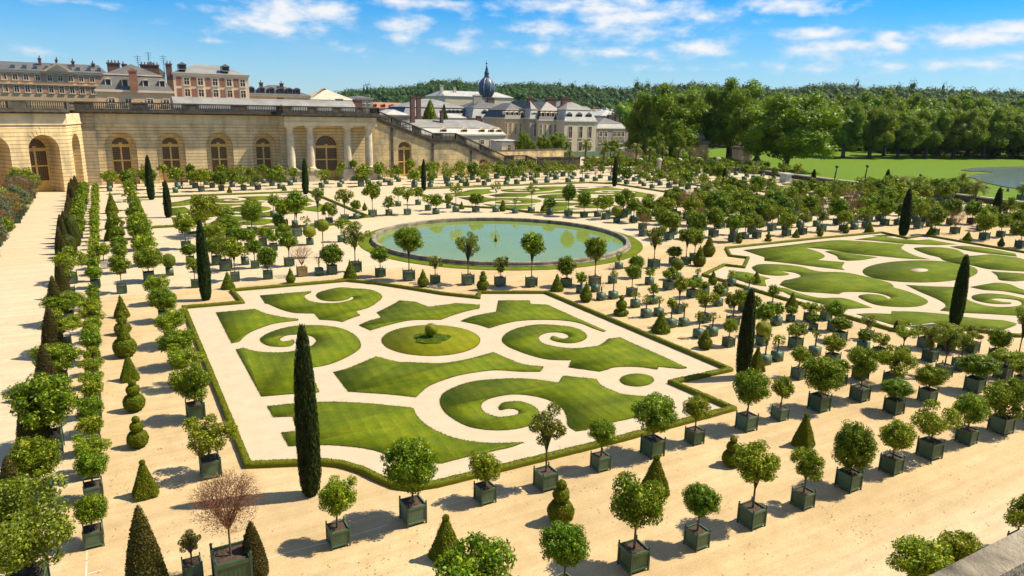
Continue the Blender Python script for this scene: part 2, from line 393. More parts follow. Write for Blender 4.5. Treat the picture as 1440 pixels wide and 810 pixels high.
CROWN = {}
def mk(kind, lod, lumps, n, L, mat, **k):
    me = crown_mesh('crown_'+kind, lumps, n, L, **k); me.materials.append(M[mat]); CROWN.setdefault((kind, lod), []).append(me)
LODN = {0: (4600, .110), 1: (1500, .175), 2: (300, .31)}
for lod in (0, 1, 2):
    n, L = LODN[lod]; ci = ICO2 if lod < 2 else ICO1
    for s in range(4 if lod < 2 else 3):
        mk('o', lod, lumps_ball(26, .64, .28, .42, 1, s, .11), int(n*1.15), L*.95, 'leaf_o', core=.60, coreico=ci)
    for s in range(3):
        mk('o', lod, lumps_ball(13, .60, .24, .50, rnd.uniform(.75, 1), 70+s, .20), int(n*1.0), L, 'leaf_o', core=.5, coreico=ci)
        mk('y', lod, lumps_ball(12, .60, .24, .48, rnd.uniform(.75, 1), 80+s, .22), int(n*.85), L, 'leaf_y', core=.4, coreico=ci)
        mk('y', lod, lumps_ball(24, .63, .26, .40, 1, 20+s, .13), int(n*1.0), L, 'leaf_y', core=.50, coreico=ci)
        mk('d', lod, lumps_ball(40, .68, .26, .34, 1, 30+s, .05), int(n*1.5), L*.82, 'leaf_d', core=.62, coreico=ci)
        mk('s', lod, lumps_ball(11, .62, .20, .36, .9, 40+s, .22), int(n*.60), L*.95, 'leaf_s', core=0, outbias=.2)
        mk('g', lod, lumps_ball(22, .66, .22, .38, 1, 60+s), int(n*1.0), L*.9, 'leaf_grey', core=.6, coreico=ci)
    mk('c', lod, [(np.zeros(3), 1.)], int(n*1.3), L*.6, 'box', core=.96, coreico=ICO3, inner=False, spread=.7)
    mk('k', lod, [(np.zeros(3), 1.)], int(n*1.3), L*.6, 'box', core=.96, coreico=ICO3, inner=False, spread=.7)
def twig_mesh(lod, seed):
    g = random.Random(seed); mb = MB()
    nmain = (26 if lod == 0 else 12) if lod < 2 else 5
    def grow(p, d, l, r, dep):
        q = p+d*l; mb.tube([p, (p+q)/2+Vector([g.gauss(0, l*.06) for _ in range(3)]), q], [r, r*.8, r*.55], 4 if lod else 5)
        if dep == 0: return
        for _ in range(3 if lod < 2 else 2):
            nd = (d+Vector([g.gauss(0, .55), g.gauss(0, .55), g.gauss(.12, .4)])).normalized()
            grow(q, nd, l*g.uniform(.6, .8), r*.5, dep-1)
    for i in range(nmain):
        a = i*2.4; grow(Vector((0, 0, -.9)), Vector((math.cos(a)*.45, math.sin(a)*.45, .9)).normalized(), .68, .028, 3 if lod < 2 else 2)
    v = np.array(mb.v); f = [a for a in mb.f if len(a) == 4]
    n = 2600 if lod == 0 else 700 if lod == 1 else 160
    d = nrm(rng.normal(size=(n, 3))); P = d*rng.uniform(.55, 1.0, (n, 1))
    lv, lf = leafquads(P, d, .075 if lod < 2 else .16, .3)
    me = np_mesh('crown_twigs', np.concatenate([v, lv]), [np.array(f), lf+len(v)]); me.materials.append(M['twig']); return me
for lod in (0, 1, 2):
    for s in range(2): CROWN.setdefault(('x', lod), []).append(twig_mesh(lod, s))

# ------------------------------------------------------------------ planters (unit width, scaled)
def planter_mesh(hollow=True):
    mb = MB(); w = .5; h = 1.06; t = .035
    for (x0, x1, y0, y1) in ((-w+.05, w-.05, -w+.04, -w+.04+t), (-w+.05, w-.05, w-.04-t, w-.04), (-w+.04, -w+.04+t, -w+.05+t, w-.05-t), (w-.04-t, w-.04, -w+.05+t, w-.05-t)):
        mb.box(x0, x1, y0, y1, .12, h-.04)
    # rails and upright battens on each side
    for z0, z1 in ((.13, .22), (h-.17, h-.05)):
        mb.box(-w+.06, w-.06, -w+.005, -w+.039, z0, z1); mb.box(-w+.06, w-.06, w-.039, w-.005, z0, z1)
        mb.box(-w+.005, -w+.039, -w+.06, w-.06, z0, z1); mb.box(w-.039, w-.005, -w+.06, w-.06, z0, z1)
    for i in range(7):
        c = -w+.14+i*.12
        for s in (-1, 1):
            y = s*(w-.03); mb.box(c-.012, c+.012, min(y, y-s*.012)+.001, max(y, y-s*.012)+.001, .225, h-.175)
            mb.box(min(y, y-s*.012)+.001, max(y, y-s*.012)+.001, c-.012, c+.012, .225, h-.175)
    mb.box(-w+.09, w-.09, -w+.09, w-.09, .10, .14)
    return mb
def post_mb(sx, sy, seg=8):
    mb = MB(); w = .5; x, y = sx*(w-.03), sy*(w-.03)
    mb.box(x-.035, x+.035, y-.035, y+.035, 0, 1.08)
    mb.lathe([(.018, 1.08), (.022, 1.10), (.042, 1.125), (.048, 1.155), (.036, 1.185), (.004, 1.20)], x, y, seg)
    return mb
def soil_mb():
    mb = MB(); n = 7; vs = []; fs = []
    for i in range(n):
        for j in range(n): vs.append((-.42+.84*i/(n-1), -.42+.84*j/(n-1), .93+rnd.uniform(-.02, .03)))
    for i in range(n-1):
        for j in range(n-1): fs.append((i*n+j, (i+1)*n+j, (i+1)*n+j+1, i*n+j+1))
    mb.add(vs, fs); return mb
def me_of(mb, name, mats, smooth=False):
    o = mb.build(name, mats, smooth=smooth); me = o.data; bpy.data.objects.remove(o); return me
PL = {}
for key, mat in (('green', 'tub'), ('white', 'tubwhite'), ('yellow', 'tubyellow'), ('brown', 'tubdark')):
    PL[key] = me_of(planter_mesh(), 'planter_'+key, M[mat])
    PL[key+'_posts'] = [me_of(post_mb(sx, sy), 'post', M['tubmetal'] if key == 'green' else M[mat]) for sx in (-1, 1) for sy in (-1, 1)]
    mb = planter_mesh()
    for sx in (-1, 1):
        for sy in (-1, 1):
            q = post_mb(sx, sy, 5); mb.add(q.v, q.f)
    PL[key+'_far'] = me_of(mb, 'planter_far_'+key, M[mat])
pot = MB(); pot.lathe([(.30, 0), (.33, .1), (.43, .75), (.44, .8), (.50, .82), (.50, .96), (.46, .97), (.44, .93), (.0, .90)], n=20)
PL['pot'] = me_of(pot, 'clay_pot', M['terracotta'], True); PL['pot_far'] = PL['pot']; PL['pot_posts'] = []
SOIL = me_of(soil_mb(), 'soil', M['soil'])
def trunk_me(seed, multi=False):
    g = random.Random(seed); mb = MB()
    k = g.uniform(-.04, .04); j = g.uniform(-.04, .04)
    mb.tube([(0, 0, 0), (k, j, .35), (-k*.5, j*.6, .7), (0, 0, 1)], [.62, .5, .45, .42], 8)   # unit height, radius in tenths of a metre (scaled in xy)
    for i in range(6):
        a = i*1.05+g.random(); q = g.uniform(.60, .78)
        mb.tube([(0, 0, q), (math.cos(a)*1.8, math.sin(a)*1.8, q+.12), (math.cos(a)*4.5, math.sin(a)*4.5, q+.26)], [.32, .18, .06], 5)
    return me_of(mb, 'trunk', M['bark'], True)
TRUNK = [trunk_me(i) for i in range(4)]

ORD1 = 'zeroth first second third fourth fifth sixth seventh eighth ninth tenth eleventh twelfth thirteenth fourteenth fifteenth sixteenth seventeenth eighteenth nineteenth'.split()
TENS = {2: 'twent', 3: 'thirt', 4: 'fort', 5: 'fift', 6: 'sixt', 7: 'sevent', 8: 'eight', 9: 'ninet'}
def ordn(i):
    if i < 20: return ORD1[i]
    t, u = divmod(i, 10)
    return TENS[t]+('ieth' if u == 0 else 'y-'+ORD1[u])
KIND = {'o': ('round leafy orange tree', .95), 'y': ('yellow-green leafy tree', .95), 'd': ('dense dark round tree', 1.08), 's': ('thin airy pale tree', .95),
        'g': ('grey-green bushy shrub', 1.0), 'x': ('bare brown twiggy shrub', 1.0), 'c': ('clipped round bush', 1.0), 'k': ('clipped ball tree', 1.0), 'q': ('clipped dome shrub', 1.35)}
TUBW = {'green': 'green box', 'white': 'white box', 'yellow': 'ochre box', 'brown': 'brown box', 'pot': 'clay pot'}
SPECS = []                                   # every potted tree of the garden, gathered first
def T(row, bx, by, top, r, kind, tub='green', W=None):
    """a potted tree: base of its box at the photo point (bx, by) on the ground, crown top at photo height top, crown half width r"""
    X, Y = un(bx, by); s = depth(X, Y, 1.5)/FPX; rm = r*s; zt = zat(top, X, Y)
    TW(row, X, Y, rm, zt, kind, tub, W)
def TW(row, X, Y, rm, zt, kind, tub='green', W=None):
    W = W or min(1.05, max(.46, .42+.36*rm))
    if tub == 'pot': W *= .8
    SPECS.append(dict(row=row, X=X, Y=Y, r=rm, zt=zt, kind=kind, tub=tub, W=W, px=rm*FPX/depth(X, Y, 1.5), sx=pj(X, Y, 0)[0], sy=pj(X, Y, 0)[1]))
def crown_geo(s):
    asp = KIND[s['kind']][1]; hb = s['W']*1.06
    hc = 2*s['r']*asp; low = hb*(1.0 if s['kind'] in 'cqxg' else 1.08)
    if s['zt']-hc < low: hc = max(.5, s['zt']-low)
    return s['zt']-hc/2, hc/2                # centre height, half height
def plant(s, label, group):
    """Empty > planter (> posts), soil, trunk, crown"""
    t = empty('potted_tree', (s['X'], s['Y'], 0)); tag(t, label, 'potted tree', group)
    big = s['px'] > 11; W = s['W']; key = s['tub']
    lod = 0 if s['px'] > 17 else 1 if s['px'] > 8.5 else 2
    me = PL[key] if big else PL[key+'_far']
    p = link('planter', me, None, t); p.scale = (W, W, W); p.rotation_euler[2] = rnd.gauss(0, .05)
    if key != 'green': p['label'] = {'white': 'white painted box', 'yellow': 'ochre painted box', 'brown': 'dark brown box', 'pot': 'round clay pot'}[key]
    if big:
        for q in PL[key+'_posts']: link('corner_post', q, None, p)
        link('soil', SOIL, None, p)
    else:
        link('soil', SOIL, None, p)
    zc, hz = crown_geo(s)
    kd = 'c' if s['kind'] == 'q' else s['kind']
    c = link('crown', rnd.choice(CROWN[(kd, lod)]), None, t, (0, 0, zc)); c.scale = (s['r'], s['r']*rnd.uniform(.92, 1.05), hz); c.rotation_euler[2] = rnd.uniform(0, 6.28)
    if s['kind'] not in 'cqx':
        c.rotation_euler[0] = rnd.gauss(0, .12); c.scale[0] *= rnd.uniform(.92, 1.1); c.scale[2] *= rnd.uniform(.88, 1.08); c.location[0] = rnd.gauss(0, .02)*s['r']
    z0 = W*.92; tr = link('trunk', rnd.choice(TRUNK) if s['kind'] != 'x' else STEM, None, t, (rnd.gauss(0, .01), rnd.gauss(0, .01), z0))
    rad = (.045+.03*s['r']);
    if s['kind'] == 'x': rad = 1.4
    tr.scale = (rad, rad, zc-z0+.1*hz if s['kind'] != 'x' else max(.15, zc-hz*.8-z0)); tr.rotation_euler[2] = rnd.uniform(0, 6.28)
    return t

# ------------------------------------------------------------------ topiary
def shell_mesh(name, prof, n, L, mat, seg=40, spread=.75, wob=.032, tdir=None, wr=.55, grav=.0, square=0., core=.97, gap=None):
    """foliage over a turned profile [(r, z)...]; square>0 gives four soft corners"""
    prof = np.array(prof, float); zz = np.linspace(0, 1, 60)
    seglen = np.hypot(np.diff(prof[:, 0]), np.diff(prof[:, 1])); cum = np.concatenate([[0], np.cumsum(seglen)]); u = np.linspace(0, cum[-1], 54)
    pr = np.interp(u, cum, prof[:, 0]); pz = np.interp(u, cum, prof[:, 1])
    def sq(a): return 1+square*(np.cos(4*a)*.0+(1/np.maximum(np.abs(np.cos(a)), np.abs(np.sin(a)))-1))
    A = np.linspace(0, 2*np.pi, seg, endpoint=False)
    ph = rng.uniform(0, 6.28, 6)
    def wobf(a, z): return 1+wob*(np.sin(3*a+ph[0]+z*4)+np.sin(5*a+ph[1]-z*7)+.8*np.sin(9*a+z*13+ph[2]))
    g = [[(r*core*sq(a)*wobf(a, z)*np.cos(a), r*core*sq(a)*wobf(a, z)*np.sin(a), z) for a in A] for r, z in zip(pr, pz)]
    v = np.array(g).reshape(-1, 3); m = len(u); f = []
    for k in range(m-1):
        for i in range(seg):
            j = (i+1) % seg; f.append((k*seg+i, k*seg+j, (k+1)*seg+j, (k+1)*seg+i))
    # leaves spread by area
    w = (pr[1:]+pr[:-1])/2*np.hypot(np.diff(pr), np.diff(pz))+1e-6; w /= w.sum()
    k = rng.choice(m-1, n, p=w); t = rng.random(n); r = pr[k]*(1-t)+pr[k+1]*t; z = pz[k]*(1-t)+pz[k+1]*t; a = rng.uniform(0, 2*np.pi, n)
    rr = r*sq(a)*wobf(a, z); P = np.stack([rr*np.cos(a), rr*np.sin(a), z], 1)
    dr = np.diff(pr)[k]; dz = np.diff(pz)[k]; L_ = np.hypot(dr, dz)+1e-9
    nn = np.stack([np.cos(a)*dz/L_, np.sin(a)*dz/L_, -dr/L_], 1)
    P += nn*rng.uniform(-.3, 1.2, (n, 1))*L*.45
    td = None if tdir is None else np.tile(np.array(tdir, float), (n, 1))
    lv, lf = leafquads(P, nn, L*rng.uniform(.7, 1.3, n), wr, spread, grav, .1, td)
    me = np_mesh(name, np.concatenate([v, lv]), [np.array(f), lf+len(v)]); me.materials.append(M[mat]); return me
def ballprof(R, zc, n=14, a0=.06, a1=.97):
    return [(max(.01, R*math.sin(math.pi*t)), zc-R*math.cos(math.pi*t)) for t in np.linspace(a0, a1, n)]
TOP = {}
for lod, q in ((0, 1.), (1, .35)):
    L = .035/math.sqrt(q)
    TOP['pyr', lod] = shell_mesh('topiary_pyramid', [(.28, .0), (.30, .04), (.29, .10), (.055, .86), (.02, .87)], int(5200*q), L, 'box', square=.55)
    TOP['pyrball', lod] = shell_mesh('ball', ballprof(.062, .93), int(700*q), L*.8, 'box', seg=16)
    TOP['cone', lod] = shell_mesh('topiary_cone', [(.30, .0), (.33, .04), (.31, .16), (.12, .66), (.01, 1.)], int(5200*q), L, 'box')
    TOP['b1', lod] = shell_mesh('large_ball', ballprof(.28, .27), int(3600*q), L, 'box')
    TOP['b2', lod] = shell_mesh('middle_ball', ballprof(.17, .67), int(1500*q), L, 'box', seg=24)
    TOP['b3', lod] = shell_mesh('top_ball', ballprof(.09, .91), int(700*q), L, 'box', seg=16)
    TOP['c1', lod] = shell_mesh('top_cone', [(.10, .50), (.16, .53), (.13, .62), (.02, .95), (.01, 1.)], int(1400*q), L, 'box', seg=24)
    TOP['disc', lod] = shell_mesh('lower_disc', [(.24, .03), (.31, .09), (.30, .17), (.2, .23)], int(1800*q), L, 'box')
    TOP['b2b', lod] = shell_mesh('middle_ball', ballprof(.22, .46), int(1900*q), L, 'box', seg=24)
    TOP['yew', lod] = shell_mesh('yew_cone', [(.15, 0), (.19, .05), (.19, .18), (.135, .52), (.06, .84), (.010, 1.)], int(7000*q), .026/math.sqrt(q), 'yew', grav=-.3, wob=.02)
    TOP['dome', lod] = shell_mesh('dome', [(.33, 0), (.40, .1), (.41, .5), (.34, .8), (.18, .96), (.01, 1.)], int(6000*q), L, 'boxdark')
TOPN = {'p': ('clipped box pyramid topped with a small ball', 'topiary_pyramid'), 'n': ('sharp clipped box cone', 'topiary_cone'), 'b': ('clipped box shrub of three stacked balls', 'topiary_balls'),
        'cb': ('clipped box cone standing on a round ball', 'topiary_ball_and_cone'), 'db': ('clipped box disc with stacked balls above', 'topiary_tiers'),
        'w': ('brownish dark yew cone', 'yew_cone'), 'm': ('tall clipped dome shrub', 'topiary_dome')}
TOPS = []
def TP(row, bx, by, top, kind, fat=1.):
    X, Y = un(bx, by); TPW(row, X, Y, zat(top, X, Y), kind, fat)
def TPW(row, X, Y, H, kind, fat=1.):
    TOPS.append(dict(row=row, X=X, Y=Y, H=H, kind=kind, fat=fat, px=H*FPX/depth(X, Y, 1)))
STEM = me_of(MB().lathe([(.03, 0), (.022, .5), (.02, .9)], n=6), 'stem', M['bark'])
def topi(s, label, group):
    lod = 0 if s['px'] > 34 else 1
    t = empty(TOPN[s['kind']][1], (s['X'], s['Y'], 0), rnd.gauss(0, .12)); tag(t, label, 'topiary', group)
    h = s['H']; sc_ = (h*s['fat'],)*2+(h,)
    def part(k, name, z=0):
        o = link(name, TOP[k, lod], None, t, (0, 0, z)); o.scale = sc_; return o
    k = s['kind']
    if k == 'p': part('pyr', 'pyramid'); part('pyrball', 'ball')
    elif k == 'n': part('cone', 'cone')
    elif k == 'b': part('b1', 'large_ball'); part('b2', 'middle_ball'); part('b3', 'top_ball')
    elif k == 'cb': part('b1', 'ball'); part('c1', 'cone')
    elif k == 'db': part('disc', 'disc'); part('b2b', 'middle_ball'); part('b3', 'top_ball', -.12*h); 
    elif k == 'w': part('yew', 'foliage')
    elif k == 'm': part('dome', 'foliage')
    o = link('stem', STEM, None, t); o.scale = (h, h, h)
    return t

CYP = [shell_mesh('cypress_foliage', [(.025, 0), (.055, .035), (.072, .12), (.079, .30), (.075, .5), (.062, .72), (.036, .9), (.006, 1.)], 9000, .030, 'cypress', seg=36, spread=.6, wob=.05, tdir=(0, 0, 1.6), wr=.28) for _ in range(2)]
def cypress(bx, by, top, rp, label, lean=(0, 0)):
    X, Y = un(bx, by); H = zat(top, X, Y); s = depth(X, Y, H/2)/FPX
    t = empty('cypress', (X, Y, 0), rnd.uniform(0, 6)); tag(t, label, 'cypress tree', 'slim cypress columns at the bed corners')
    o = link('crown', rnd.choice(CYP), None, t, (0, 0, .0)); k = rp*s/.079*(.86 if rp > 9 else .82); o.scale = (k, k, H)
    tr = link('trunk', STEM, None, t); tr.scale = (4, 4, .5)
    return t

# ------------------------------------------------------------------ palms
def palm_crown(seed, n=30):
    g = random.Random(seed); V = []; F = []; b = 0
    for i in range(n):
        a = i*2.39996+g.gauss(0, .15); el = g.uniform(-.1, 1.35); L = g.uniform(.85, 1.1)
        p = Vector((0, 0, 0)); d = Vector((math.cos(a)*math.cos(el), math.sin(a)*math.cos(el), math.sin(el)))
        side = Vector((-math.sin(a), math.cos(a), 0)); K = 13
        for k in range(K):
            q = p+d*(L/K); up = side.cross(d).normalized()
            w = .20*math.sin(math.pi*min(1, (k+1.2)/(K+.4)))**.7*L
            for s in (-1, 1):
                for m in range(2):
                    o = p+(q-p)*(m*.5); tip = o+side*s*w+d*w*.75-up*w*.25+Vector((0, 0, -w*.25))
                    V += [tuple(o), tuple(o+d*.028), tuple(tip+d*.01), tuple(tip)]; F.append((b, b+1, b+2, b+3)); b += 4
            V += [tuple(p+side*.012), tuple(p-side*.012), tuple(q-side*.01), tuple(q+side*.01)]; F.append((b, b+1, b+2, b+3)); b += 4
            p = q; d = (d+Vector((0, 0, -.13-.02*k))).normalized()
    me = np_mesh('palm_crown', np.array(V), np.array(F)); me.materials.append(M['palm']); return me
PALMC = [palm_crown(i) for i in range(3)]
PT = MB(); 
for i in range(10): PT.lathe([(1.0 if i else 1.25, i*.1), (.86, i*.1+.08), (.98 if i < 9 else 1.15, i*.1+.1)], n=10, cap=i in (0, 9))
PALMT = me_of(PT, 'palm_trunk', M['bark'])
def palm(X, Y, H, R, label, tub=False, group=None):
    t = empty('palm_tree', (X, Y, 0), rnd.uniform(0, 6)); tag(t, label, 'palm tree', group)
    z0 = 0
    if tub:
        p = link('planter', PL['green_far'], None, t); p.scale = (1.2, 1.2, 1.1); z0 = 1.0
    o = link('crown', rnd.choice(PALMC), None, t, (0, 0, H-R*.45)); o.scale = (R, R, R)
    tr = link('trunk', PALMT, None, t, (0, 0, z0)); tr.scale = (.22 if not tub else .2,)*2+(H-R*.45-z0,)
    return t

# ------------------------------------------------------------------ large trees
def limbs(mb, g, p, d, l, r, dep):
    q = p+d*l; m = (p+q)/2+Vector([g.gauss(0, l*.05) for _ in range(3)])
    mb.tube([p, m, q], [r, r*.85, r*.7], 7)
    if dep:
        for i in range(3):
            nd = (d*.8+Vector([g.gauss(0, .55), g.gauss(0, .55), g.gauss(.25, .25)])).normalized()
            limbs(mb, g, q, nd, l*g.uniform(.6, .8), r*.6, dep-1)
def bigcrown(seed, k=95, n=17000, L=.045, mat='plane', zs=1., r0=.15, r1=.25, core=.62):
    g = np.random.default_rng(seed); lum = []
    for i in range(k):
        d = nrm(g.normal(size=(1, 3)))[0]; rr = g.uniform(.50, .86) if i % 4 else g.uniform(.1, .5)
        c = d*rr*np.array([1, 1, zs]); 
        if c[2] < -.55: c[2] *= .6
        lum.append((c, g.uniform(r0, r1)))
    me = crown_mesh('tree_crown', lum, n, L, core=core, spread=.8, wr=.75, coreico=ICO2, inner=True, outbias=.9); me.materials.append(M[mat]); return me
BIG = [bigcrown(100+i) for i in range(4)]
BIGW = [bigcrown(200+i, 50, 6500, .07, 'plane', 1., .18, .30) for i in range(3)]
def bigtrunk(seed):
    g = random.Random(seed); mb = MB(); mb.tube([(0, 0, 0), (0, 0, .04), (.01, 0, .3)], [.055, .036, .03], 12)
    for i in range(5):
        a = i*1.3; limbs(mb, g, Vector((.01, 0, .28)), Vector((math.cos(a)*.5, math.sin(a)*.5, .8)).normalized(), .17, .02, 2)
    return me_of(mb, 'big_trunk', M['planebark'], True)
BIGT = [bigtrunk(i) for i in range(2)]
def bigtree(X, Y, H, R, label, z0=0, low=.12, near=True, group=None, name='plane_tree'):
    t = empty(name, (X, Y, z0)); tag(t, label, 'tree', group)
    hz = H*(1-low)/2
    o = link('crown', rnd.choice(BIG if near else BIGW), None, t, (0, 0, H-hz)); o.scale = (R, R*rnd.uniform(.9, 1.1), hz); o.rotation_euler[2] = rnd.uniform(0, 6.28)
    tr = link('trunk', rnd.choice(BIGT), None, t); tr.scale = (H*1., H*1., H*.95); tr.rotation_euler[2] = rnd.uniform(0, 6)
    return t
# ================================================================== THE GARDEN GROUND
def sheet(name, pts, z, mat, kind='structure', th=None):
    pts = [Vector((p[0], p[1], 0)) for p in pts]; tri = tessellate_polygon([pts])
    a = sum(pts[i].x*pts[(i+1) % len(pts)].y-pts[(i+1) % len(pts)].x*pts[i].y for i in range(len(pts)))
    v = [(p.x, p.y, z) for p in pts]
    f = []
    for t in tri:
        A, B, D = [pts[i] for i in t]
        f.append(t if (B-A).cross(D-A).z > 0 else tuple(reversed(t)))
    o = link(name, np_mesh(name, v, np.array(f)), mat); o['kind'] = kind; return o
sheet('ground', [(-3000, -200), (4500, -200), (4500, 4500), (-3000, 4500)], -.06, M['hill'])
sheet('gravel_terrace', [(-60, -8), (150, -8), (148, 60), (153, 100), (165, 136), (178, 165), (168, 205), (60, 205), (-60, 178)], 0, M['sand'])
lake_pts = [un(*p) for p in ((1352, 239), (1375, 236.5), (1440, 234.5), (1520, 231), (1700, 226), (1700, 300), (1440, 266), (1418, 264), (1385, 257), (1372, 252), (1362, 249), (1372, 246), (1392, 244.5), (1396, 243), (1380, 241.5), (1362, 241))]
sheet('lawn', [(150.5, 20), (149, 60), (154, 100), (166, 136), (179, 165), (190, 215), (420, 330), (620, 150), (620, -40), (150, -40)], -.03, M['park'])
def spline(pts, sub=5, closed=True):
    n = len(pts); out = []
    for i in range(n if closed else n-1):
        p1, p2 = pts[i], pts[(i+1) % n]
        p0 = pts[i-1] if (i > 0 or closed) and not p1[2] else None; p3 = pts[(i+2) % n] if (closed or i+2 < n) and not p2[2] else None
        a = np.array(p1[:2]); b = np.array(p2[:2])
        m1 = (b-np.array(p0[:2]))/2 if p0 is not None else (b-a); m2 = (np.array(p3[:2])-a)/2 if p3 is not None else (b-a)
        L = np.linalg.norm(b-a)
        for m in (m1, m2):
            k = np.linalg.norm(m)
            if k > L*1.1: m *= L*1.1/k
        straight = p0 is None and p3 is None
        for t in ([0] if straight else np.arange(sub)/sub):
            h = 2*t**3-3*t*t+1, t**3-2*t*t+t, -2*t**3+3*t*t, t**3-t*t
            out.append(tuple(h[0]*a+h[1]*m1+h[2]*b+h[3]*m2))
    if not closed: out.append(tuple(pts[-1][:2]))
    return out
def parse(s):
    out = []
    for w in s.split():
        sh = w.endswith('s'); x, y = w.rstrip('s').split(','); out.append((*un(float(x), float(y)), sh))
    return out
def ell(cx, cy, rx, ry, n=28):
    return [(*un(cx+rx*math.cos(2*math.pi*i/n), cy+ry*math.sin(2*math.pi*i/n)), False) for i in range(n)]
lake = sheet('lake_water', spline([(*p, False) for p in lake_pts], 4), .004, M['lake'])
rimb = MB(); lp = spline([(*p, False) for p in lake_pts], 4)
rimb.tube([(x, y, .05) for x, y in lp[:200]], .14, 5); struct(rimb.build('lake_edge', M['stone_dark']))

LA = ["304,440s 358,435s 372,441 395,446 419,449s 419,451s 388,455 368,461 348,470 336,481s 326,483s",
 "366,416s 437,410s 437,412s 428,416 430,421 440,425 458,427 478,426 492,423 498,420 495,417s 486,422 468,424 452,422 445,417 448,412 461,408s 476,405 488,405s 496,406 514,407 528,410 537,417 532,424 518,433 500,438s 506,444s 494,448 482,453s 468,451 450,450s 442,441s 428,441 412,440 394,435 378,428s 373,427s",
 "332,492s 342,490s 356,494 374,496 400,496 424,492 438,487 445,480 440,474 428,471 412,471 400,473 393,478 398,481 406,480 412,478s 414,482 408,487 392,488 376,486 366,479 372,472 388,465 408,460 432,458 460,459 484,464 500,473 507,484 506,490 496,498 476,508 458,514 434,518s 449,552s 416,554 368,558s",
 "530,440s 544,433 554,428 562,423s 584,425s 602,432s 634,428s 642,427 674,429s 674,434s 656,438 636,444 620,450s 602,450 576,451 548,457 521,465s 505,458s 518,452 537,447s",
 "701,423s 744,423s 746,428s 769,429s 798,442 852,466s 848,467s 834,462 816,455 792,451 756,450 728,452 708,456 688,462s 672,457 648,452s 666,445 698,439s",
 "706,478 714,468 732,461 756,457 784,458 806,461 820,467 825,474 818,480 802,483 784,481 774,477 778,473s 784,475 792,477 800,475 798,471 788,468 772,468 760,472 757,477 763,483 776,487 796,490 816,490 840,487 850,482 856,477s 872,475s 884,481 930,501s 966,518s 956,519 926,516s 924,520s 904,517 884,516 864,517 854,520 843,523s 800,517s 804,507s 772,506 746,500 724,492 712,486",
 "469,524s 488,519 508,511 529,502s 544,506 562,510 576,510 596,511 626,511 656,506 676,501 694,496s 712,504 736,513 764,516s 760,523s 732,523 696,521 656,526 626,534 604,543 592,552 585,559s 576,558 548,555 490,551s",
 "376,572s 416,568 448,566 478,566 528,569 576,574 581,575s 585,584 596,596 616,608 640,617 666,622 696,624 736,623s 716,630 692,635 656,643 622,652s 600,651 575,647 544,639 518,632 488,628 448,626 406,628s 396,609s 418,607s 412,586s 385,587s",
 "619,566 624,554 642,544 666,537 696,534 724,533 750,534 786,539s 792,529s 838,534s 846,543 864,551 876,555 904,558s 925,561s 908,582s 890,588 864,594 824,605 810,607s 799,599 797,586 790,574 772,563 748,557 724,555 700,558 682,564 676,572 682,581 700,587 716,586 729,583 728,577 716,575 704,577 701,573s 708,567 726,565 742,568 756,577 758,586 752,595 734,602 712,605 688,605 662,601 642,592 626,580"]
LAp = [spline(parse(s)) for s in LA]+[spline(ell(895.5, 535, 23.5, 8.8), 3)]
LAcentre = spline(ell(606, 479.3, 69, 21.5), 3)
LB = ["1045,352s 1100,346 1152,340 1184,338 1232,341 1272,344s 1268,350 1288,360 1308,365s 1276,364 1243,361s 1200,357 1170,352 1131,348s 1152,355 1160,361 1150,366s 1175,368 1188,369s 1184,376 1188,380s 1152,376 1104,370 1075,367s 1075,362s",
 "1202,337s 1240,332s 1264,336 1290,338s 1306,337s 1346,344s 1318,345s 1272,343 1232,339",
 "1285,350 1296,348 1322,348 1344,351 1354,356s 1362,360 1392,358s 1428,362 1440,365s 1500,372s 1500,385s 1440,382 1392,379 1364,373 1344,371 1326,366s 1320,362 1304,358",
 "1336,347s 1358,346 1392,350 1428,357s 1430,361s 1368,354", "1160,354s 1172,353 1202,358 1234,362s 1212,366 1192,367s 1180,365 1176,360",
 "1057,376s 1068,372 1094,372 1124,375 1152,382 1192,384 1248,397 1258,405s 1276,410 1296,418 1305,425 1292,431 1264,432 1232,429 1210,420 1208,416 1222,414 1240,416 1250,421s 1252,418 1236,413 1212,411 1188,411 1180,414s 1152,412 1124,410 1096,401s 1102,395 1112,393s 1126,389 1118,384 1096,381s 1110,386 1094,388 1072,386 1061,381",
 "1024,390s 1038,382s 1054,384 1083,392s 1076,394 1078,403s 1060,401s", "1088,404s 1106,406 1122,412 1152,419 1188,420 1226,433s 1190,435s 1178,433 1116,418s",
 "1204,442s 1226,441 1253,442s 1254,438s 1292,439 1336,443 1372,448 1412,451s 1430,456 1412,464s 1352,460 1312,454s 1280,458s 1258,458s",
 "1274,401s 1312,403 1342,404 1358,405s 1356,418 1368,425 1392,431 1418,432 1436,429 1432,423 1408,420 1394,421 1410,425s 1422,426 1418,428 1392,427 1370,422 1368,416 1388,413 1416,415 1440,420s 1480,430 1500,450s 1440,445 1392,442 1352,440 1322,437s 1330,430 1320,422 1292,410",
 "1364,404s 1400,398 1420,400 1440,408 1500,420s 1440,415s 1412,410 1384,408", "1394,382s 1440,385 1500,390s 1440,395 1426,396s 1406,394 1402,388"]
LBp = [spline(parse(s)) for s in LB]
LBcentre = spline(ell(1294, 382, 81, 15.5), 3); LBhole = spline(ell(1292.5, 380.8, 12.5, 2.6), 2)
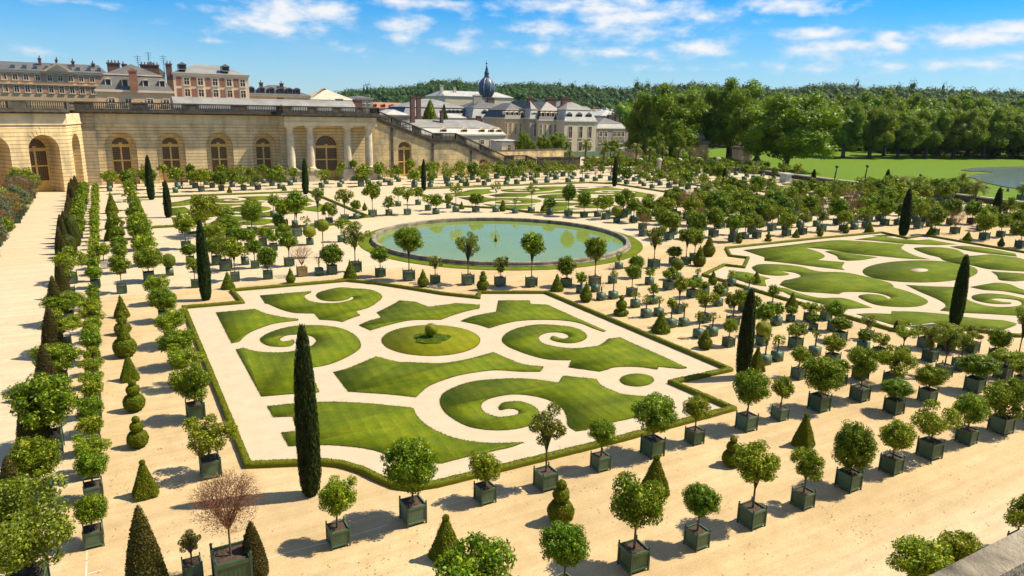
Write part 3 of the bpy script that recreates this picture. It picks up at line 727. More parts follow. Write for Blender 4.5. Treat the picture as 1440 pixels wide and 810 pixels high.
def lawnmesh(polys, name, mats, z=.04, thick=.035, mi_list=None, fringe=0):
    v = []; f3 = []; f4 = []; m3 = []; m4 = []
    for k, P in enumerate(polys):
        pts = [Vector((x, y, 0)) for x, y in P]; b = len(v); n = len(pts); mi = 0 if not mi_list else mi_list[k]
        a = sum(pts[i].x*pts[(i+1) % n].y-pts[(i+1) % n].x*pts[i].y for i in range(n))
        if a < 0: pts = pts[::-1]
        for t in tessellate_polygon([pts]):
            A, B, D = [pts[i] for i in t]; t = t if (B-A).cross(D-A).z > 0 else tuple(reversed(t)); f3.append([i+b for i in t]); m3.append(mi)
        v += [(p.x, p.y, z) for p in pts]+[(p.x, p.y, z-thick) for p in pts]
        for i in range(n):
            j = (i+1) % n; f4.append([b+n+i, b+n+j, b+j, b+i]); m4.append(1)
    if fringe:
        PP = []; NN = []
        for P in polys:
            for (xa, ya), (xb, yb) in zip(P, P[1:]+P[:1]):
                L = math.hypot(xb-xa, yb-ya); k = max(1, int(L*fringe)); t = rng.random((k, 1)); PP.append(np.concatenate([xa+(xb-xa)*t, ya+(yb-ya)*t, np.full((k, 1), z)], 1)+rng.normal(size=(k, 3))*np.array([.022, .022, .012])); NN.append(np.tile([(yb-ya)/(L+1e-6)*.3, -(xb-xa)/(L+1e-6)*.3, .6], (k, 1)))
        lv, lf = leafquads(np.concatenate(PP), np.concatenate(NN), .075, .45, 1.1); f4 = np.concatenate([np.array(f4), lf+len(v)]); v = np.concatenate([np.array(v), lv]); m4 += [0]*len(lf)
    me = np_mesh(name, v, [np.array(f3), np.array(f4)], mi=m3+list(m4))
    return link(name, me, mats)
def lawn(polys, label, centre=None, cm=None, fringe=0):
    o = lawnmesh(polys, 'grass', [M['grass'], M['turfedge']], fringe=fringe); tag(o, label, None, None, 'stuff')
    if centre: tag(lawnmesh([centre], 'grass', [M[cm or 'grassyellow'], M['turfedge']], fringe=fringe), 'oval of mown grass in the middle of the bed', None, None, 'stuff')
lawn(LAp, 'scrolls of mown grass cut in the nearest bed', LAcentre, None, 45)
lawn(LBp, 'scrolls of mown grass in the bed right of the nearest', LBcentre, 'grass')
lawnmesh([LBhole], 'path', [M['bedgravel'], M['turfedge']], .06, .004)['kind'] = 'structure'
def mapped(x0, x1, y0, y1, flip=True):
    out = []
    for P in LAp+[LAcentre]:
        out.append([(x0+(x-4)/(31.5-4)*(x1-x0), (y0+(y1-y0)*((61-y)/(61-24) if flip else (y-24)/37))) for x, y in P])
    return out
lawn(mapped(5.2, 31.0, 92.5, 128.5), 'scrolls of mown grass in the bed before the arcade')
lawn(mapped(50.2, 94, 90, 126), 'scrolls of mown grass in the bed beyond the pool')
lawn(mapped(113, 143, 97, 117), 'scrolls of mown grass in the farthest bed')

# hedges round the beds
def hedge_mesh(path, w, h, nper, L, closed=True):
    pts = [Vector((x, y, 0)) for x, y in path]
    if closed: pts.append(pts[0])
    V = []; F = []; LV = []; LN = []
    prof = [(-.5, 0), (-.52, .5), (-.46, .93), (-.2, 1.02), (.2, 1.0), (.46, .93), (.52, .5), (.5, 0)]
    res = [pts[0]]
    for a, b in zip(pts[:-1], pts[1:]):
        k = max(1, int((b-a).length/.22)); res += [a.lerp(b, (i+1)/k) for i in range(k)]
    n = len(res); K = len(prof)
    for i, p in enumerate(res):
        if closed and i in (0, n-1): d = (res[1]-res[0]).normalized()+(res[-1]-res[-2]).normalized()
        else:
            d1 = (p-res[i-1]) if i else res[1]-res[0]; d2 = (res[i+1]-p) if i < n-1 else d1; d = d1.normalized()+d2.normalized()
        d.normalize(); s = Vector((-d.y, d.x, 0))
        d0 = ((res[i+1]-p) if i < n-1 else (p-res[i-1])).normalized(); mit = 1/max(.6, abs(d.dot(d0)))
        wj = w*mit*(1+rnd.uniform(-.05, .05)); hj = h*(1+rnd.uniform(-.05, .05))
        for a, z in prof: V.append(p+s*a*wj+Vector((0, 0, z*hj)))
    for i in range(n-1):
        for k in range(K-1): F.append((i*K+k, i*K+k+1, (i+1)*K+k+1, (i+1)*K+k))
    V = np.array([v[:] for v in V]); F = np.array(F)
    tot = int(n*.22*nper); q = rng.integers(0, len(F), tot); cen = (V[F[q, 0]]*rng.random((tot, 1))); 
    u = rng.random((tot, 1)); t = rng.random((tot, 1))
    P = (V[F[q, 0]]*(1-u)+V[F[q, 1]]*u)*(1-t)+(V[F[q, 3]]*(1-u)+V[F[q, 2]]*u)*t
    nn = nrm(np.cross(V[F[q, 1]]-V[F[q, 0]], V[F[q, 3]]-V[F[q, 0]])); up = nn[:, 2:3]; nn = np.where(up < -.3, -nn, nn)
    lv, lf = leafquads(P+nn*.01, nn, L*rng.uniform(.7, 1.3, tot), .6, .8)
    return np_mesh('box_hedge', np.concatenate([V, lv]), [F, lf+len(V)])
def hedge(path, label, w=.31, h=.25, nper=170, L=.07):
    o = link('box_hedge', hedge_mesh(path, w, h, nper, L), M['box']); tag(o, label, 'hedge', 'low box hedges round the beds'); return o
HA = [un(*p) for p in ((259, 434), (341, 427), (326, 410), (488, 396), (530, 400), (576, 407), (625, 415), (673, 420), (674, 413), (768, 413), (1026, 522), (944, 540), (1030, 577), (865, 622), (614, 684), (580, 689), (556, 686), (530, 675), (508, 664), (480, 656), (452, 653), (420, 654), (349, 657))]
hedge(HA, 'low clipped hedge framing the nearest bed of grass scrolls')
sheet('path', HA, .008, M['bedgravel'])
HB = [un(*p) for p in ((1021, 350), (1152, 336), (1240, 328), (1275, 336), (1300, 332), (1440, 356), (1520, 368), (1560, 470), (1430, 474), (1325, 461), (1285, 471), (1256, 466), (1100, 421), (989, 388), (1018, 374), (1046, 377), (1052, 364), (1027, 361))]
hedge(HB, 'low clipped hedge framing the bed right of the nearest', nper=70, L=.08)
sheet('path', HB, .008, M['bedgravel'])
for (x0, x1, y0, y1, lb, nt_) in ((3.9, 31.6, 91.5, 130, 'low clipped hedge framing the bed before the arcade', 0), (48.6, 95.6, 88.6, 127.6, 'low clipped hedge framing the bed beyond the pool', 1), (111.5, 144.5, 95.5, 118.5, 'low clipped hedge framing the farthest bed', 0)):
    P = [(x0, y0+6), (x0+4, y0+6), (x0+4, y0), (x1-4, y0), (x1-4, y0+5), (x1, y0+5), (x1, y1), (x0, y1)] if not nt_ else [(x0, y0+13), (x0+5, y0+9), (x0+7, y0+3), (x0+14, y0), (x1, y0), (x1, y1-4), (x1-4, y1), (x0+4, y1), (x0, y1-3)]
    hedge(P, lb, .40, .30, 30, .12); sheet('path', P, .008, M['bedgravel'])

# the round pool
PX, PY, PR = 40.3, 73.4, 14.75
def disc(r, n=96): return [(PX+r*math.cos(2*math.pi*i/n), PY+r*math.sin(2*math.pi*i/n)) for i in range(n)]
def ring(name, r0, r1, z0, z1, mat, prof=None, n=96):
    mb = MB(); prof = prof or [(r0, z0), (r0, z1), (r1, z1), (r1, z0)]
    vs = []; fs = []
    for r, z in prof:
        for i in range(n): a = 2*math.pi*i/n; vs.append((PX+r*math.cos(a), PY+r*math.sin(a), z))
    for k in range(len(prof)-1):
        for i in range(n): j = (i+1) % n; fs.append((k*n+j, k*n+i, (k+1)*n+i, (k+1)*n+j))
    mb.add(vs, fs); return mb.build(name, mat)
g_ = ring('grass', PR+.60, PR+1.95, .005, .06, [M['grass']]); tag(g_, 'ring of mown grass round the pool', None, None, 'stuff')
basin = ring('pool_basin', 0, 0, 0, 0, [M['rimstone']], [(PR, -.0), (PR, .44), (PR+.05, .50), (PR+.44, .50), (PR+.48, .40), (PR+.48, .16), (PR+.60, .14), (PR+.62, .0)])
basin.name = 'pool_rim'; tag(basin, 'round dark stone rim of the green pool', 'pool rim')
sheet('pool_water', disc(PR+.02), .03, M['pool'])
nz = MB(); nz.lathe([(.18, .05), (.16, .35), (.06, .5), (.05, .8)], *un(697, 340), n=10); tag(nz.build('fountain_nozzle', M['iron']), 'small dark fountain nozzle rising from the pool water', 'fountain nozzle')

# thin chalk lines on the sand
def line(pts, w=.06):
    P = [Vector((*un(*p), 0)) for p in pts]; vs = []; fs = []
    for a, b in zip(P[:-1], P[1:]):
        s = (b-a).normalized().cross(Vector((0, 0, 1)))*w/2; k = len(vs)
        vs += [(*(a-s).xy, .006), (*(a+s).xy, .006), (*(b+s).xy, .006), (*(b-s).xy, .006)]; fs.append((k, k+1, k+2, k+3))
    o = MB().add(vs, fs).build('ground_line', M['chalk']); struct(o)
line([(376, 786), (400, 778), (480, 758), (545, 738)]); line([(608, 715), (660, 702), (740, 684)], .04)
line([(122, 775), (121, 815)]); line([(124, 807), (146, 801)])

# dry leaves and bits blown about on the sand
nl = 9000; fx = rng.uniform(-9, 60, nl); fy = rng.uniform(9, 62, nl)**1.0
cl = rng.integers(0, 260, nl); ccx = rng.uniform(-9, 55, 260); ccy = rng.uniform(10, 60, 260); m_ = rng.random(nl) < .6
fx = np.where(m_, ccx[cl]+rng.normal(size=nl)*.7, fx); fy = np.where(m_, ccy[cl]+rng.normal(size=nl)*.7, fy)
ok = ~((fx > 4.2) & (fx < 31.3) & (fy > 25) & (fy < 60)) & (np.hypot(fx-40.3, fy-73.4) > 16); fx, fy = fx[ok], fy[ok]; nl = len(fx)
lv, lf = leafquads(np.stack([fx, fy, np.full(nl, .022)], 1), np.tile([0, 0, 1.], (nl, 1)), .055*rng.uniform(.5, 1.5, nl), .6, .25)
tag(link('fallen_leaves', np_mesh('fallen_leaves', lv, lf), M['litter']), 'dry leaves and bits scattered over the sandy ground', None, None, 'stuff')

# ================================================================== POTTED TREES
r = 'row of boxes nearest the open avenue'
for a in ((890, 797, 668, 41, 'o'), (979, 767, 678, 25, 'd'), (1056, 737, 620, 34, 'y'), (1128, 711, 632, 23, 'o'), (1192, 686, 596, 31, 'd'), (1252, 663, 588, 26, 'y'), (1306, 642, 565, 32, 'y'), (1358, 622, 552, 24, 'o'), (1406, 607, 527, 32, 'o'), (1456, 592, 515, 30, 'y')): T(r, *a)
TW(r, 11.25, 16.0, .72, 2.75, 'd'); TW(r, 8.15, 16.2, 1.2, 3.2, 'o')
X, Y = un(378, 905); TW(r, 3.9, 16.3, .75, 2.75, 'y')
r = 'row along the nearest bed'
for a in ((272, 812, 744, 19, 's'), (476, 764, 672, 29, 'y'), (581, 732, 617, 39, 'o'), (682, 704, 634, 25, 'y'), (767, 685, 570, 32, 's'), (844, 659, 588, 21, 'o'), (917, 639, 550, 32, 'o'), (976, 622, 555, 20, 'y'), (1049, 603, 520, 27, 'o'), (1096, 589, 530, 16, 'y'), (1151, 576, 497, 30, 'o'), (1208, 562, 483, 24, 'o')): T(r, *a)
r = 'rows right of the tall middle cypress'
for a in ((1256, 580, 532, 24, 'd'), (1303, 564, 512, 20, 'o'), (1369, 550, 498, 26, 'd'), (1254, 543, 483, 24, 'y'), (1307, 507, 457, 18, 's'), (1326, 529, 457, 20, 's'), (1349, 520, 458, 19, 's'), (1409, 532, 488, 22, 'y'), (1209, 533, 490, 17, 'o'), (1179, 541, 505, 14, 'd'), (1122, 532, 486, 14, 'y'), (1092, 507, 470, 9, 'y'), (1075, 512, 466, 9, 's'), (1180, 480, 445, 16, 'd'), (1172, 465, 422, 13, 'o'), (1213, 493, 463, 10, 'd'), (1218, 477, 440, 13, 's'), (1236, 502, 466, 13, 'y'), (1268, 503, 452, 15, 'y'), (1300, 489, 455, 17, 'y'), (1330, 492, 455, 22, 'y'), (1365, 495, 455, 18, 's'), (1400, 506, 461, 17, 'o'), (1430, 512, 432, 17, 's'), (1170, 512, 470, 17, 'y'), (1118, 489, 450, 16, 'o'), (1145, 500, 462, 9, 's'), (1071, 485, 452, 11, 'c'), (1436, 545, 505, 18, 'y')): T(r, *a)
for a in ((1111, 452, 430, 9, 'd', 'pot'), (1143, 464, 440, 9, 'd', 'pot'), (1138, 452, 424, 12, 'y'), (1161, 450, 425, 11, 's')): T(r, *a)
r = 'crowd right of the nearest bed'
for a in ((919, 377, 315, 18, 's'), (894, 391, 358, 12, 'd'), (888, 416, 370, 12, 'o'), (913, 400, 374, 8, 'o'), (940, 407, 376, 15, 'o'), (951, 393, 363, 9, 'c'), (964, 372, 318, 13, 'o'), (976, 366, 322, 12, 'o'), (947, 372, 346, 11, 'd'), (980, 397, 376, 7, 's'), (918, 427, 398, 9, 'o'), (954, 440, 388, 12, 'y'), (893, 432, 408, 8, 's'), (973, 418, 388, 13, 'o'), (990, 414, 396, 9, 'd'), (1009, 430, 398, 9, 'd'), (908, 446, 412, 9, 's'), (926, 444, 415, 7, 's'), (990, 453, 406, 14, 'y'), (943, 460, 418, 9, 'y'), (961, 458, 424, 6, 's'), (982, 475, 436, 9, 's'), (1001, 472, 437, 9, 's'), (1030, 458, 407, 15, 'o'), (1024, 487, 448, 11, 'y'), (1073, 473, 426, 14, 'o'), (1091, 457, 425, 10, 'o'), (1046, 438, 408, 12, 'y'), (1060, 446, 415, 10, 'd'), (870, 378, 352, 7, 's'), (1015, 416, 392, 8, 'x'), (1085, 436, 400, 9, 'o'), (1052, 415, 385, 9, 's'), (1028, 402, 378, 8, 'y')): T(r, *a)
r = 'row beside the pool\'s near side'
for a in ((377, 392, 346, 14, 'd'), (407, 374, 324, 15, 'o'), (425, 388, 341, 17, 'x', 'yellow'), (449, 387, 353, 10, 'x'), (467, 385, 343, 17, 'd'), (455, 362, 308, 9, 'k'), (500, 382, 309, 22, 's'), (535, 389, 344, 14, 'o'), (575, 394, 317, 20, 'o'), (612, 398, 356, 12, 's'), (658, 400, 324, 20, 's'), (703, 402, 357, 16, 's'), (747, 403, 326, 17, 'o'), (796, 403, 359, 14, 'd'), (836, 401, 333, 17, 'o'), (817, 412, 381, 10, 'y'), (845, 422, 396, 7, 'x'), (862, 420, 378, 8, 's'), (861, 398, 368, 8, 'x'), (837, 410, 390, 7, 'x', 'brown'), (331, 395, 335, 15, 'y'), (318, 380, 325, 24, 's'), (359, 377, 334, 11, 'd')): T(r, *a)
r = 'row beside the pool\'s far side'
for a in ((485, 311, 262, 13, 'y'), (501, 308, 280, 8, 'o'), (524, 305, 254, 15, 'o'), (547, 303, 275, 10, 'o'), (573, 302, 261, 11, 'y'), (602, 296, 272, 9, 'y'), (613, 301, 272, 10, 'o'), (631, 293, 272, 6, 'k', 'brown'), (641, 298, 254, 10, 'y'), (669, 298, 270, 11, 'd'), (697, 298, 253, 9, 's'), (724, 300, 277, 6, 's'), (747, 299, 256, 10, 's', 'yellow'), (773, 302, 277, 10, 'd', 'brown'), (799, 304, 257, 12, 'd'), (821, 306, 269, 11, 'o'), (840, 305, 274, 9, 'o'), (857, 303, 276, 7, 's'), (867, 313, 289, 8, 'c'), (882, 302, 264, 13, 's'), (891, 311, 276, 8, 'y'), (910, 309, 276, 12, 'o'), (924, 300, 278, 8, 's'), (933, 307, 280, 7, 's'), (951, 305, 269, 12, 'o'), (947, 330, 305, 9, 'c'), (560, 290, 262, 8, 'y'), (588, 288, 262, 8, 'o'), (941, 298, 262, 10, 's')): T(r, *a)
r = 'group left of the pool'
for a in ((418, 332, 268, 16, 'o'), (415, 318, 281, 8, 'k'), (448, 320, 261, 13, 's'), (463, 315, 284, 12, 'o'), (431, 325, 302, 8, 's'), (392, 332, 300, 9, 'd'), (355, 331, 278, 18, 'o'), (290, 332, 266, 26, 'y'), (322, 345, 302, 18, 'o'), (335, 352, 318, 13, 'd'), (350, 352, 320, 12, 'o'), (370, 345, 316, 12, 'y'), (300, 352, 312, 18, 'y'), (268, 371, 342, 12, 'd'), (275, 404, 360, 11, 'y'), (239, 387, 357, 9, 'q'), (305, 372, 330, 17, 'o'), (262, 350, 298, 15, 'y'), (385, 352, 322, 12, 'o'), (400, 345, 314, 12, 'o'), (436, 344, 318, 9, 'k'), (318, 330, 290, 13, 'o'), (345, 372, 345, 10, 'y'), (400, 318, 280, 12, 'y'), (385, 305, 270, 10, 'o'), (480, 340, 305, 9, 'y')): T(r, *a)
T('paths between the left rows', 147, 377, 340, 11, 'y', 'white')
r = 'double row left of the nearest bed'
for a in ((297, 668, 583, 33, 'y'), (276, 588, 508, 28, 'o'), (262, 545, 482, 25, 'y'), (252, 516, 462, 24, 'o'), (243, 486, 434, 25, 'y'), (232, 452, 405, 19, 'o'), (222, 428, 385, 19, 'y'), (210, 396, 346, 20, 'o'), (205, 374, 326, 17, 'y'), (199, 352, 308, 16, 'o'), (196, 336, 296, 15, 'y'), (192, 320, 284, 13, 'o'), (190, 306, 272, 12, 's'), (186, 296, 262, 10, 'y'), (183, 284, 252, 9, 'y'), (172, 412, 358, 14, 'o'), (172, 384, 342, 11, 'o'), (170, 366, 330, 12, 'd'), (168, 352, 316, 11, 'o'), (166, 338, 302, 11, 'o')): T(r, *a)
r = 'thin line of small boxes beside the topiary'
ys = un(133, 765)[1]; y = ys; i = 0
for (py, top, rr) in ((765, 697, 22), (702, 632, 23)): T(r, 133, py, top, rr, 'o')
x2 = un(133, 702)[0]; y = un(133, 702)[1]+2.1
while y < 139:
    if not (60 < y < 66):
        TW(r, x2+rnd.gauss(0, .05)-.1, y, rnd.uniform(.5, .68), rnd.uniform(1.75, 2.1), rnd.choice('yyoyo'))
    y += 2.15 if y < 60 else 2.6
r = 'broad row beside the left avenue'
for a in ((60, 704, 614, 34, 'o'), (74, 634, 524, 42, 'o'), (84, 545, 481, 30, 'o'), (91, 495, 437, 27, 'y'), (95, 456, 412, 27, 'o'), (100, 416, 374, 12, 's'), (101, 398, 349, 21, 'y'), ): T(r, *a)
x3 = un(101, 398)[0]; y = un(108, 346)[1]+2
while y < 142: TW(r, x3+rnd.gauss(0, .15), y, rnd.uniform(.7, 1.05), rnd.uniform(2.0, 2.9), rnd.choice('oyodoo')); y += 3.1
X, Y = un(42, 848); TW(r, X, Y, 1.75, 4.15, 's'); SPECS[-1]['kind'] = 'olive'
T('row along the nearest bed', 328, 820, 664, 46, 'x', 'green', 1.1)
r = 'tall shrubs on the avenue\'s outer side'
y = 74.; k = 0
while y < 137:
    TW(r, -10.9+rnd.gauss(0, .2), y, rnd.uniform(1.6, 2.2), rnd.uniform(4.2, 5.6), ('g', 'x', 'y', 'g', 'o', 'x', 'g')[k % 7]); y += 3.4; k += 1
r = 'row at the foot of the near wall'
for (px_, py_, rr, H) in ((1296, 792, 1.0, 2.5), (1352, 778, .75, 2.3), (1447, 722, .85, 2.5)):
    X, Y = un(px_, py_, H-rr); TW(r, X, Y, rr, H, 'y')
# rows before the arcade
for j, (yy, step, x0, x1) in enumerate(((148.2, 3.1, .6, 96), (142.6, 3.3, 0, 99), (136.6, 3.5, 3, 104))):
    x = x0; r = ('row at the foot of the arcade', 'middle row before the arcade', 'row between the arcade and the beds')[j]
    while x < x1:
        if not (38.5 < x < 43.5 and j == 0): TW(r, x+rnd.gauss(0, .35), yy+rnd.gauss(0, .3), rnd.uniform(.95, 1.6), rnd.uniform(3.0, 4.5), rnd.choice('oooyydss'))
        x += step*rnd.uniform(.9, 1.15)
# the dense right half of the garden
def band(row, x0, x1, y0, y1, dx, dy, kinds='ooooyyydsssdoox', rlo=.9, rhi=1.5, skip=None):
    yy = y0; k = 0
    while yy < y1:
        x = x0+(dx/2 if k % 2 else 0)
        while x < x1:
            X, Y = x+rnd.gauss(0, dx*.13), yy+rnd.gauss(0, dy*.13)
            if not (skip and skip(X, Y)):
                rr = rnd.uniform(rlo, rhi); TW(row, X, Y, rr, rr*2+rnd.uniform(.8, 1.5), rnd.choice(kinds), rnd.choice(['green']*12+['brown']))
            x += dx
        yy += dy; k += 1
band('rows behind the right hand bed', 58, 112, 61.5, 71, 3.5, 3.6, skip=lambda x, y: x < 62 and y < 64)
band('thicket at the garden\'s right', 62, 146, 73.5, 85, 4.3, 4.3, rlo=1.1, rhi=1.9)
band('rows beyond the right hand bed', 98, 110, 88, 128, 4.2, 4.4)
band('rows round the farthest bed', 112, 147, 86, 92, 4.2, 4.2, rlo=1.0, rhi=1.7)
band('rows beyond the farthest bed', 112, 158, 122, 158, 5.2, 5.4)
band('rows in the corner right of the pool', 96, 146, 26, 60, 4.6, 4.6)
band('rows past the bed beyond the pool', 52, 110, 130.5, 133, 4.0, 4.2)
for pxy in ((1010, 262), (1063, 280), (995, 305), (1030, 300), (1052, 318), (1078, 312)): T('thicket at the garden\'s right', *pxy, pxy[1]-34, 12, 'o')

TREES_ = SPECS; 
for s in TREES_:
    if s['kind'] == 'olive': s['kind'] = 's'; s['olive'] = True
def inview(s): return -40 < s['sx'] < 1480 and s['sy'] < 900
TREES_ = [s for s in TREES_ if inview(s)]
TREES_.sort(key=lambda s: -s['px'])
MAIN, REST = TREES_[:292], TREES_[292:]
rows = {}
for s in MAIN: rows.setdefault(s['row'], []).append(s)
def rowaxis(L):
    xs = [s['sx'] for s in L]; ys_ = [s['sy'] for s in L]
    return (max(xs)-min(xs)) >= (max(ys_)-min(ys_))*.9
OLIVE = bigcrown(900, 40, 15000, .055, 'leaf_s', 1., .20, .36, 0)
for rn, L in rows.items():
    hor = rowaxis(L); L.sort(key=(lambda s: s['sx']) if hor else (lambda s: -s['sy']))
    for i, s in enumerate(L):
        a = KIND[s['kind']][0]; where = ('from the left' if hor else 'from the near end')
        lab = f"{a} in {TUBW[s['tub']]}, {ordn(i+1)} {where}, {rn}"
        if s['px'] > 33: lab = 'large '+lab
        w = lab.split()
        if len(w) > 16: lab = lab.replace(' tree in', ' in', 1).replace('round leafy orange', 'leafy orange').replace('large ', '')
        w = lab.split()
        if len(w) > 16: lab = f"{a.split()[-3]} {a.split()[-1]} in {TUBW[s['tub']]}, {ordn(i+1)} {where}, {rn}"
        if len(lab.split()) > 16: lab = f"{a.split()[-1]} in {TUBW[s['tub']]}, {ordn(i+1)} {where}, {rn}"
        if len(lab.split()) > 16: lab = lab.replace(' in '+TUBW[s['tub']], ' in box')
        o = plant(s, lab, 'potted trees: '+rn)
        if s.get('olive'):
            for c in o.children:
                if c.name.startswith('crown'): c.data = OLIVE; c.rotation_euler = (0, 0, 1.)
# the rest of the potted trees, too small and too many to tell apart
mats = []; V = []; F4 = []; F3 = []; MI4 = []; MI3 = []; b = 0
def addmesh(me, mt, mat):
    global b
    n = len(me.vertices); co = np.empty(n*3, np.float32); me.vertices.foreach_get('co', co); co = co.reshape(-1, 3)
    co = co@np.array(mt.to_3x3()).T+np.array(mt.translation)
    if mat not in mats: mats.append(mat)
    k = mats.index(mat)
    for p in me.polygons:
        if len(p.vertices) == 4: F4.append([i+b for i in p.vertices]); MI4.append(k)
        elif len(p.vertices) == 3: F3.append([i+b for i in p.vertices]); MI3.append(k)
    V.append(co); b += n
boxme = me_of(MB().box(-.5, .5, -.5, .5, .1, 1.08).box(-.5, -.42, -.5, -.42, 0, .1).box(.42, .5, -.5, -.42, 0, .1).box(-.5, -.42, .42, .5, 0, .1).box(.42, .5, .42, .5, 0, .1), 'far_box', M['tub'])
stick = me_of(MB().tube([(0, 0, 0), (0, 0, 1)], .05, 5), 'stick', M['bark'])
for s in REST:
    zc, hz = crown_geo(s); kd = 'c' if s['kind'] == 'q' else s['kind']; cm = rnd.choice(CROWN[(kd, 2)])
    addmesh(cm, Matrix.Translation((s['X'], s['Y'], zc))@Matrix.Rotation(rnd.uniform(0, 6), 4, 'Z')@Matrix.Diagonal((s['r'], s['r'], hz, 1)), cm.materials[0])
    W = s['W']; addmesh(boxme, Matrix.Translation((s['X'], s['Y'], 0))@Matrix.Diagonal((W, W, W, 1)), M['tub'])
    addmesh(stick, Matrix.Translation((s['X'], s['Y'], W))@Matrix.Diagonal((1, 1, max(.1, zc-W), 1)), M['bark'])
if V:
    me = np_mesh('potted_trees', np.concatenate(V), [np.array(F4), np.array(F3)], mi=MI4+MI3)
    tag(link('far_potted_trees', me, mats), 'many small potted trees crowding the far rows', None, None, 'stuff')
print('potted', len(MAIN), 'rest', len(REST), 'smallest', MAIN[-1]['px'])

# ================================================================== TOPIARY
r = 'line of dark cones beside the left avenue'
TP(r, 98, 362, 330, 'm', .75); TP(r, 103, 346, 303, 'm', .55)
r = 'line of topiary left of the nearest bed'
for a in ((209, 842, 712, 'w', .95), (205, 696, 647, 'p', 1.), (195, 628, 586, 'b', 1.05), (190, 577, 534, 'b', 1.05), (183, 534, 497, 'p', 1.), (177, 501, 452, 'cb', 1.), (173, 470, 440, 'b', 1.15), (172, 446, 415, 'n', .9), (158, 300, 270, 'n', .8), (158, 309, 284, 'b', .9), (157, 322, 296, 'n', .9), (157, 338, 310, 'n', .9)): TP(r, *a)
r = 'row between the boxes and the nearest bed'
for a in ((627, 784, 724, 'p', 1.), (788, 734, 676, 'b', 1.0), (920, 693, 639, 'p', 1.), (1028, 654, 615, 'b', 1.1), (1129, 626, 581, 'p', .95)): TP(r, *a)
r = 'line between the pool and nearest bed'
for a in ((321, 406, 382, 'n', 1.1), (409, 398, 376, 'cb', .95), (493, 392, 367, 'n', 1.1), (595, 403, 378, 'cb', 1.), (679, 408, 382, 'b', 1.05), (783, 409, 385, 'n', 1.05), (824, 424, 396, 'cb', 1.), (873, 443, 412, 'db', 1.), (929, 467, 437, 'n', 1.2), (991, 490, 461, 'cb', 1.1), (1063, 521, 488, 'p', 1.)): TP(r, *a)
r = 'line round the right hand bed'
for a in ((983, 374, 345, 'cb', 1.), (996, 360, 330, 'cb', 1.), (1002, 400, 380, 'cb', 1.), (1018, 412, 393, 'b', 1.), (1113, 433, 411, 'n', 1.1), (1039, 342, 327, 'b', 1.), (1080, 339, 324, 'db', 1.), (1119, 334, 322, 'n', 1.2), (1153, 332, 318, 'cb', 1.), (1189, 328, 315, 'b', 1.1), (1222, 327, 311, 'n', 1.1), (1308, 332, 317, 'n', 1.1), (1360, 340, 325, 'cb', 1.3), (1407, 347, 332, 'cb', 1.), (1259, 466, 450, 'w', 1.1), (1063, 398, 380, 'n', 1.)): TP(r, *a)
r = 'line beyond the pool'
for a in ((402, 324, 309, 'n', 1.1), (707, 297, 282, 'b', 1.1), (764, 299, 286, 'cb', 1.1), (649, 294, 283, 'n', 1.), (513, 296, 284, 'cb', 1.), (323, 271, 261, 'n', 1.), (400, 268, 259, 'n', 1.1), (657, 262, 251, 'cb', 1.)): TP(r, *a)
r = 'line of dark cones beside the left avenue'
for a in ((26, 750, 643, 'w', 1.05), (52, 642, 545, 'w', 1.1), (70, 562, 484, 'w', 1.05), (77, 502, 430, 'w', 1.), (82, 455, 388, 'w', 1.), (90, 420, 369, 'w', .9), (87, 396, 352, 'w', .9), (92, 366, 334, 'w', 1.), (358, 812, 733, 'w', 1.1)): TP(r, *a)
X0_ = un(92, 366)[0]; X0_ -= .35; y = un(92, 366)[1]+3.5
while y < 142: TPW(r, X0_+rnd.gauss(0, .1), y, rnd.uniform(2.4, 3.6), 'w', rnd.uniform(.8, 1.)); y += 3.3
X, Y = un(606, 477)
trs = {}
for s in TOPS: trs.setdefault(s['row'], []).append(s)
for rn, L in trs.items():
    L = [(pj(s['X'], s['Y'], 0), s) for s in L]
    hor = (max(p[0] for p, _ in L)-min(p[0] for p, _ in L)) >= (max(p[1] for p, _ in L)-min(p[1] for p, _ in L))*.9
    L.sort(key=(lambda q: q[0][0]) if hor else (lambda q: -q[0][1]))
    for i, (p, s) in enumerate(L):
        nm = TOPN[s['kind']][0]
        lab = f"{nm}, {ordn(i+1)} from the {'left' if hor else 'near end'}, {rn}"
        if len(lab.split()) > 16: lab = f"{' '.join(nm.split()[:3])}, {ordn(i+1)} from the {'left' if hor else 'near end'}, {rn}"
        topi(s, lab, 'topiary: '+rn)
# the round bush in the middle of the nearest bed
t = empty('round_bush', (X, Y, .05)); tag(t, 'small round bush on a stem in the central oval', 'bush')
o = link('crown', CROWN[('c', 0)][0], None, t, (0, 0, .62)); o.scale = (.42, .42, .42)
link('stem', STEM, None, t).scale = (1, 1, .4)
mb = shell_mesh('ground_plants', [(1.15, 0), (1.1, .07), (.6, .11), (.05, .12)], 2600, .07, 'leaf_d', seg=24, wob=.08)
link('plants_at_foot', mb, None, t)
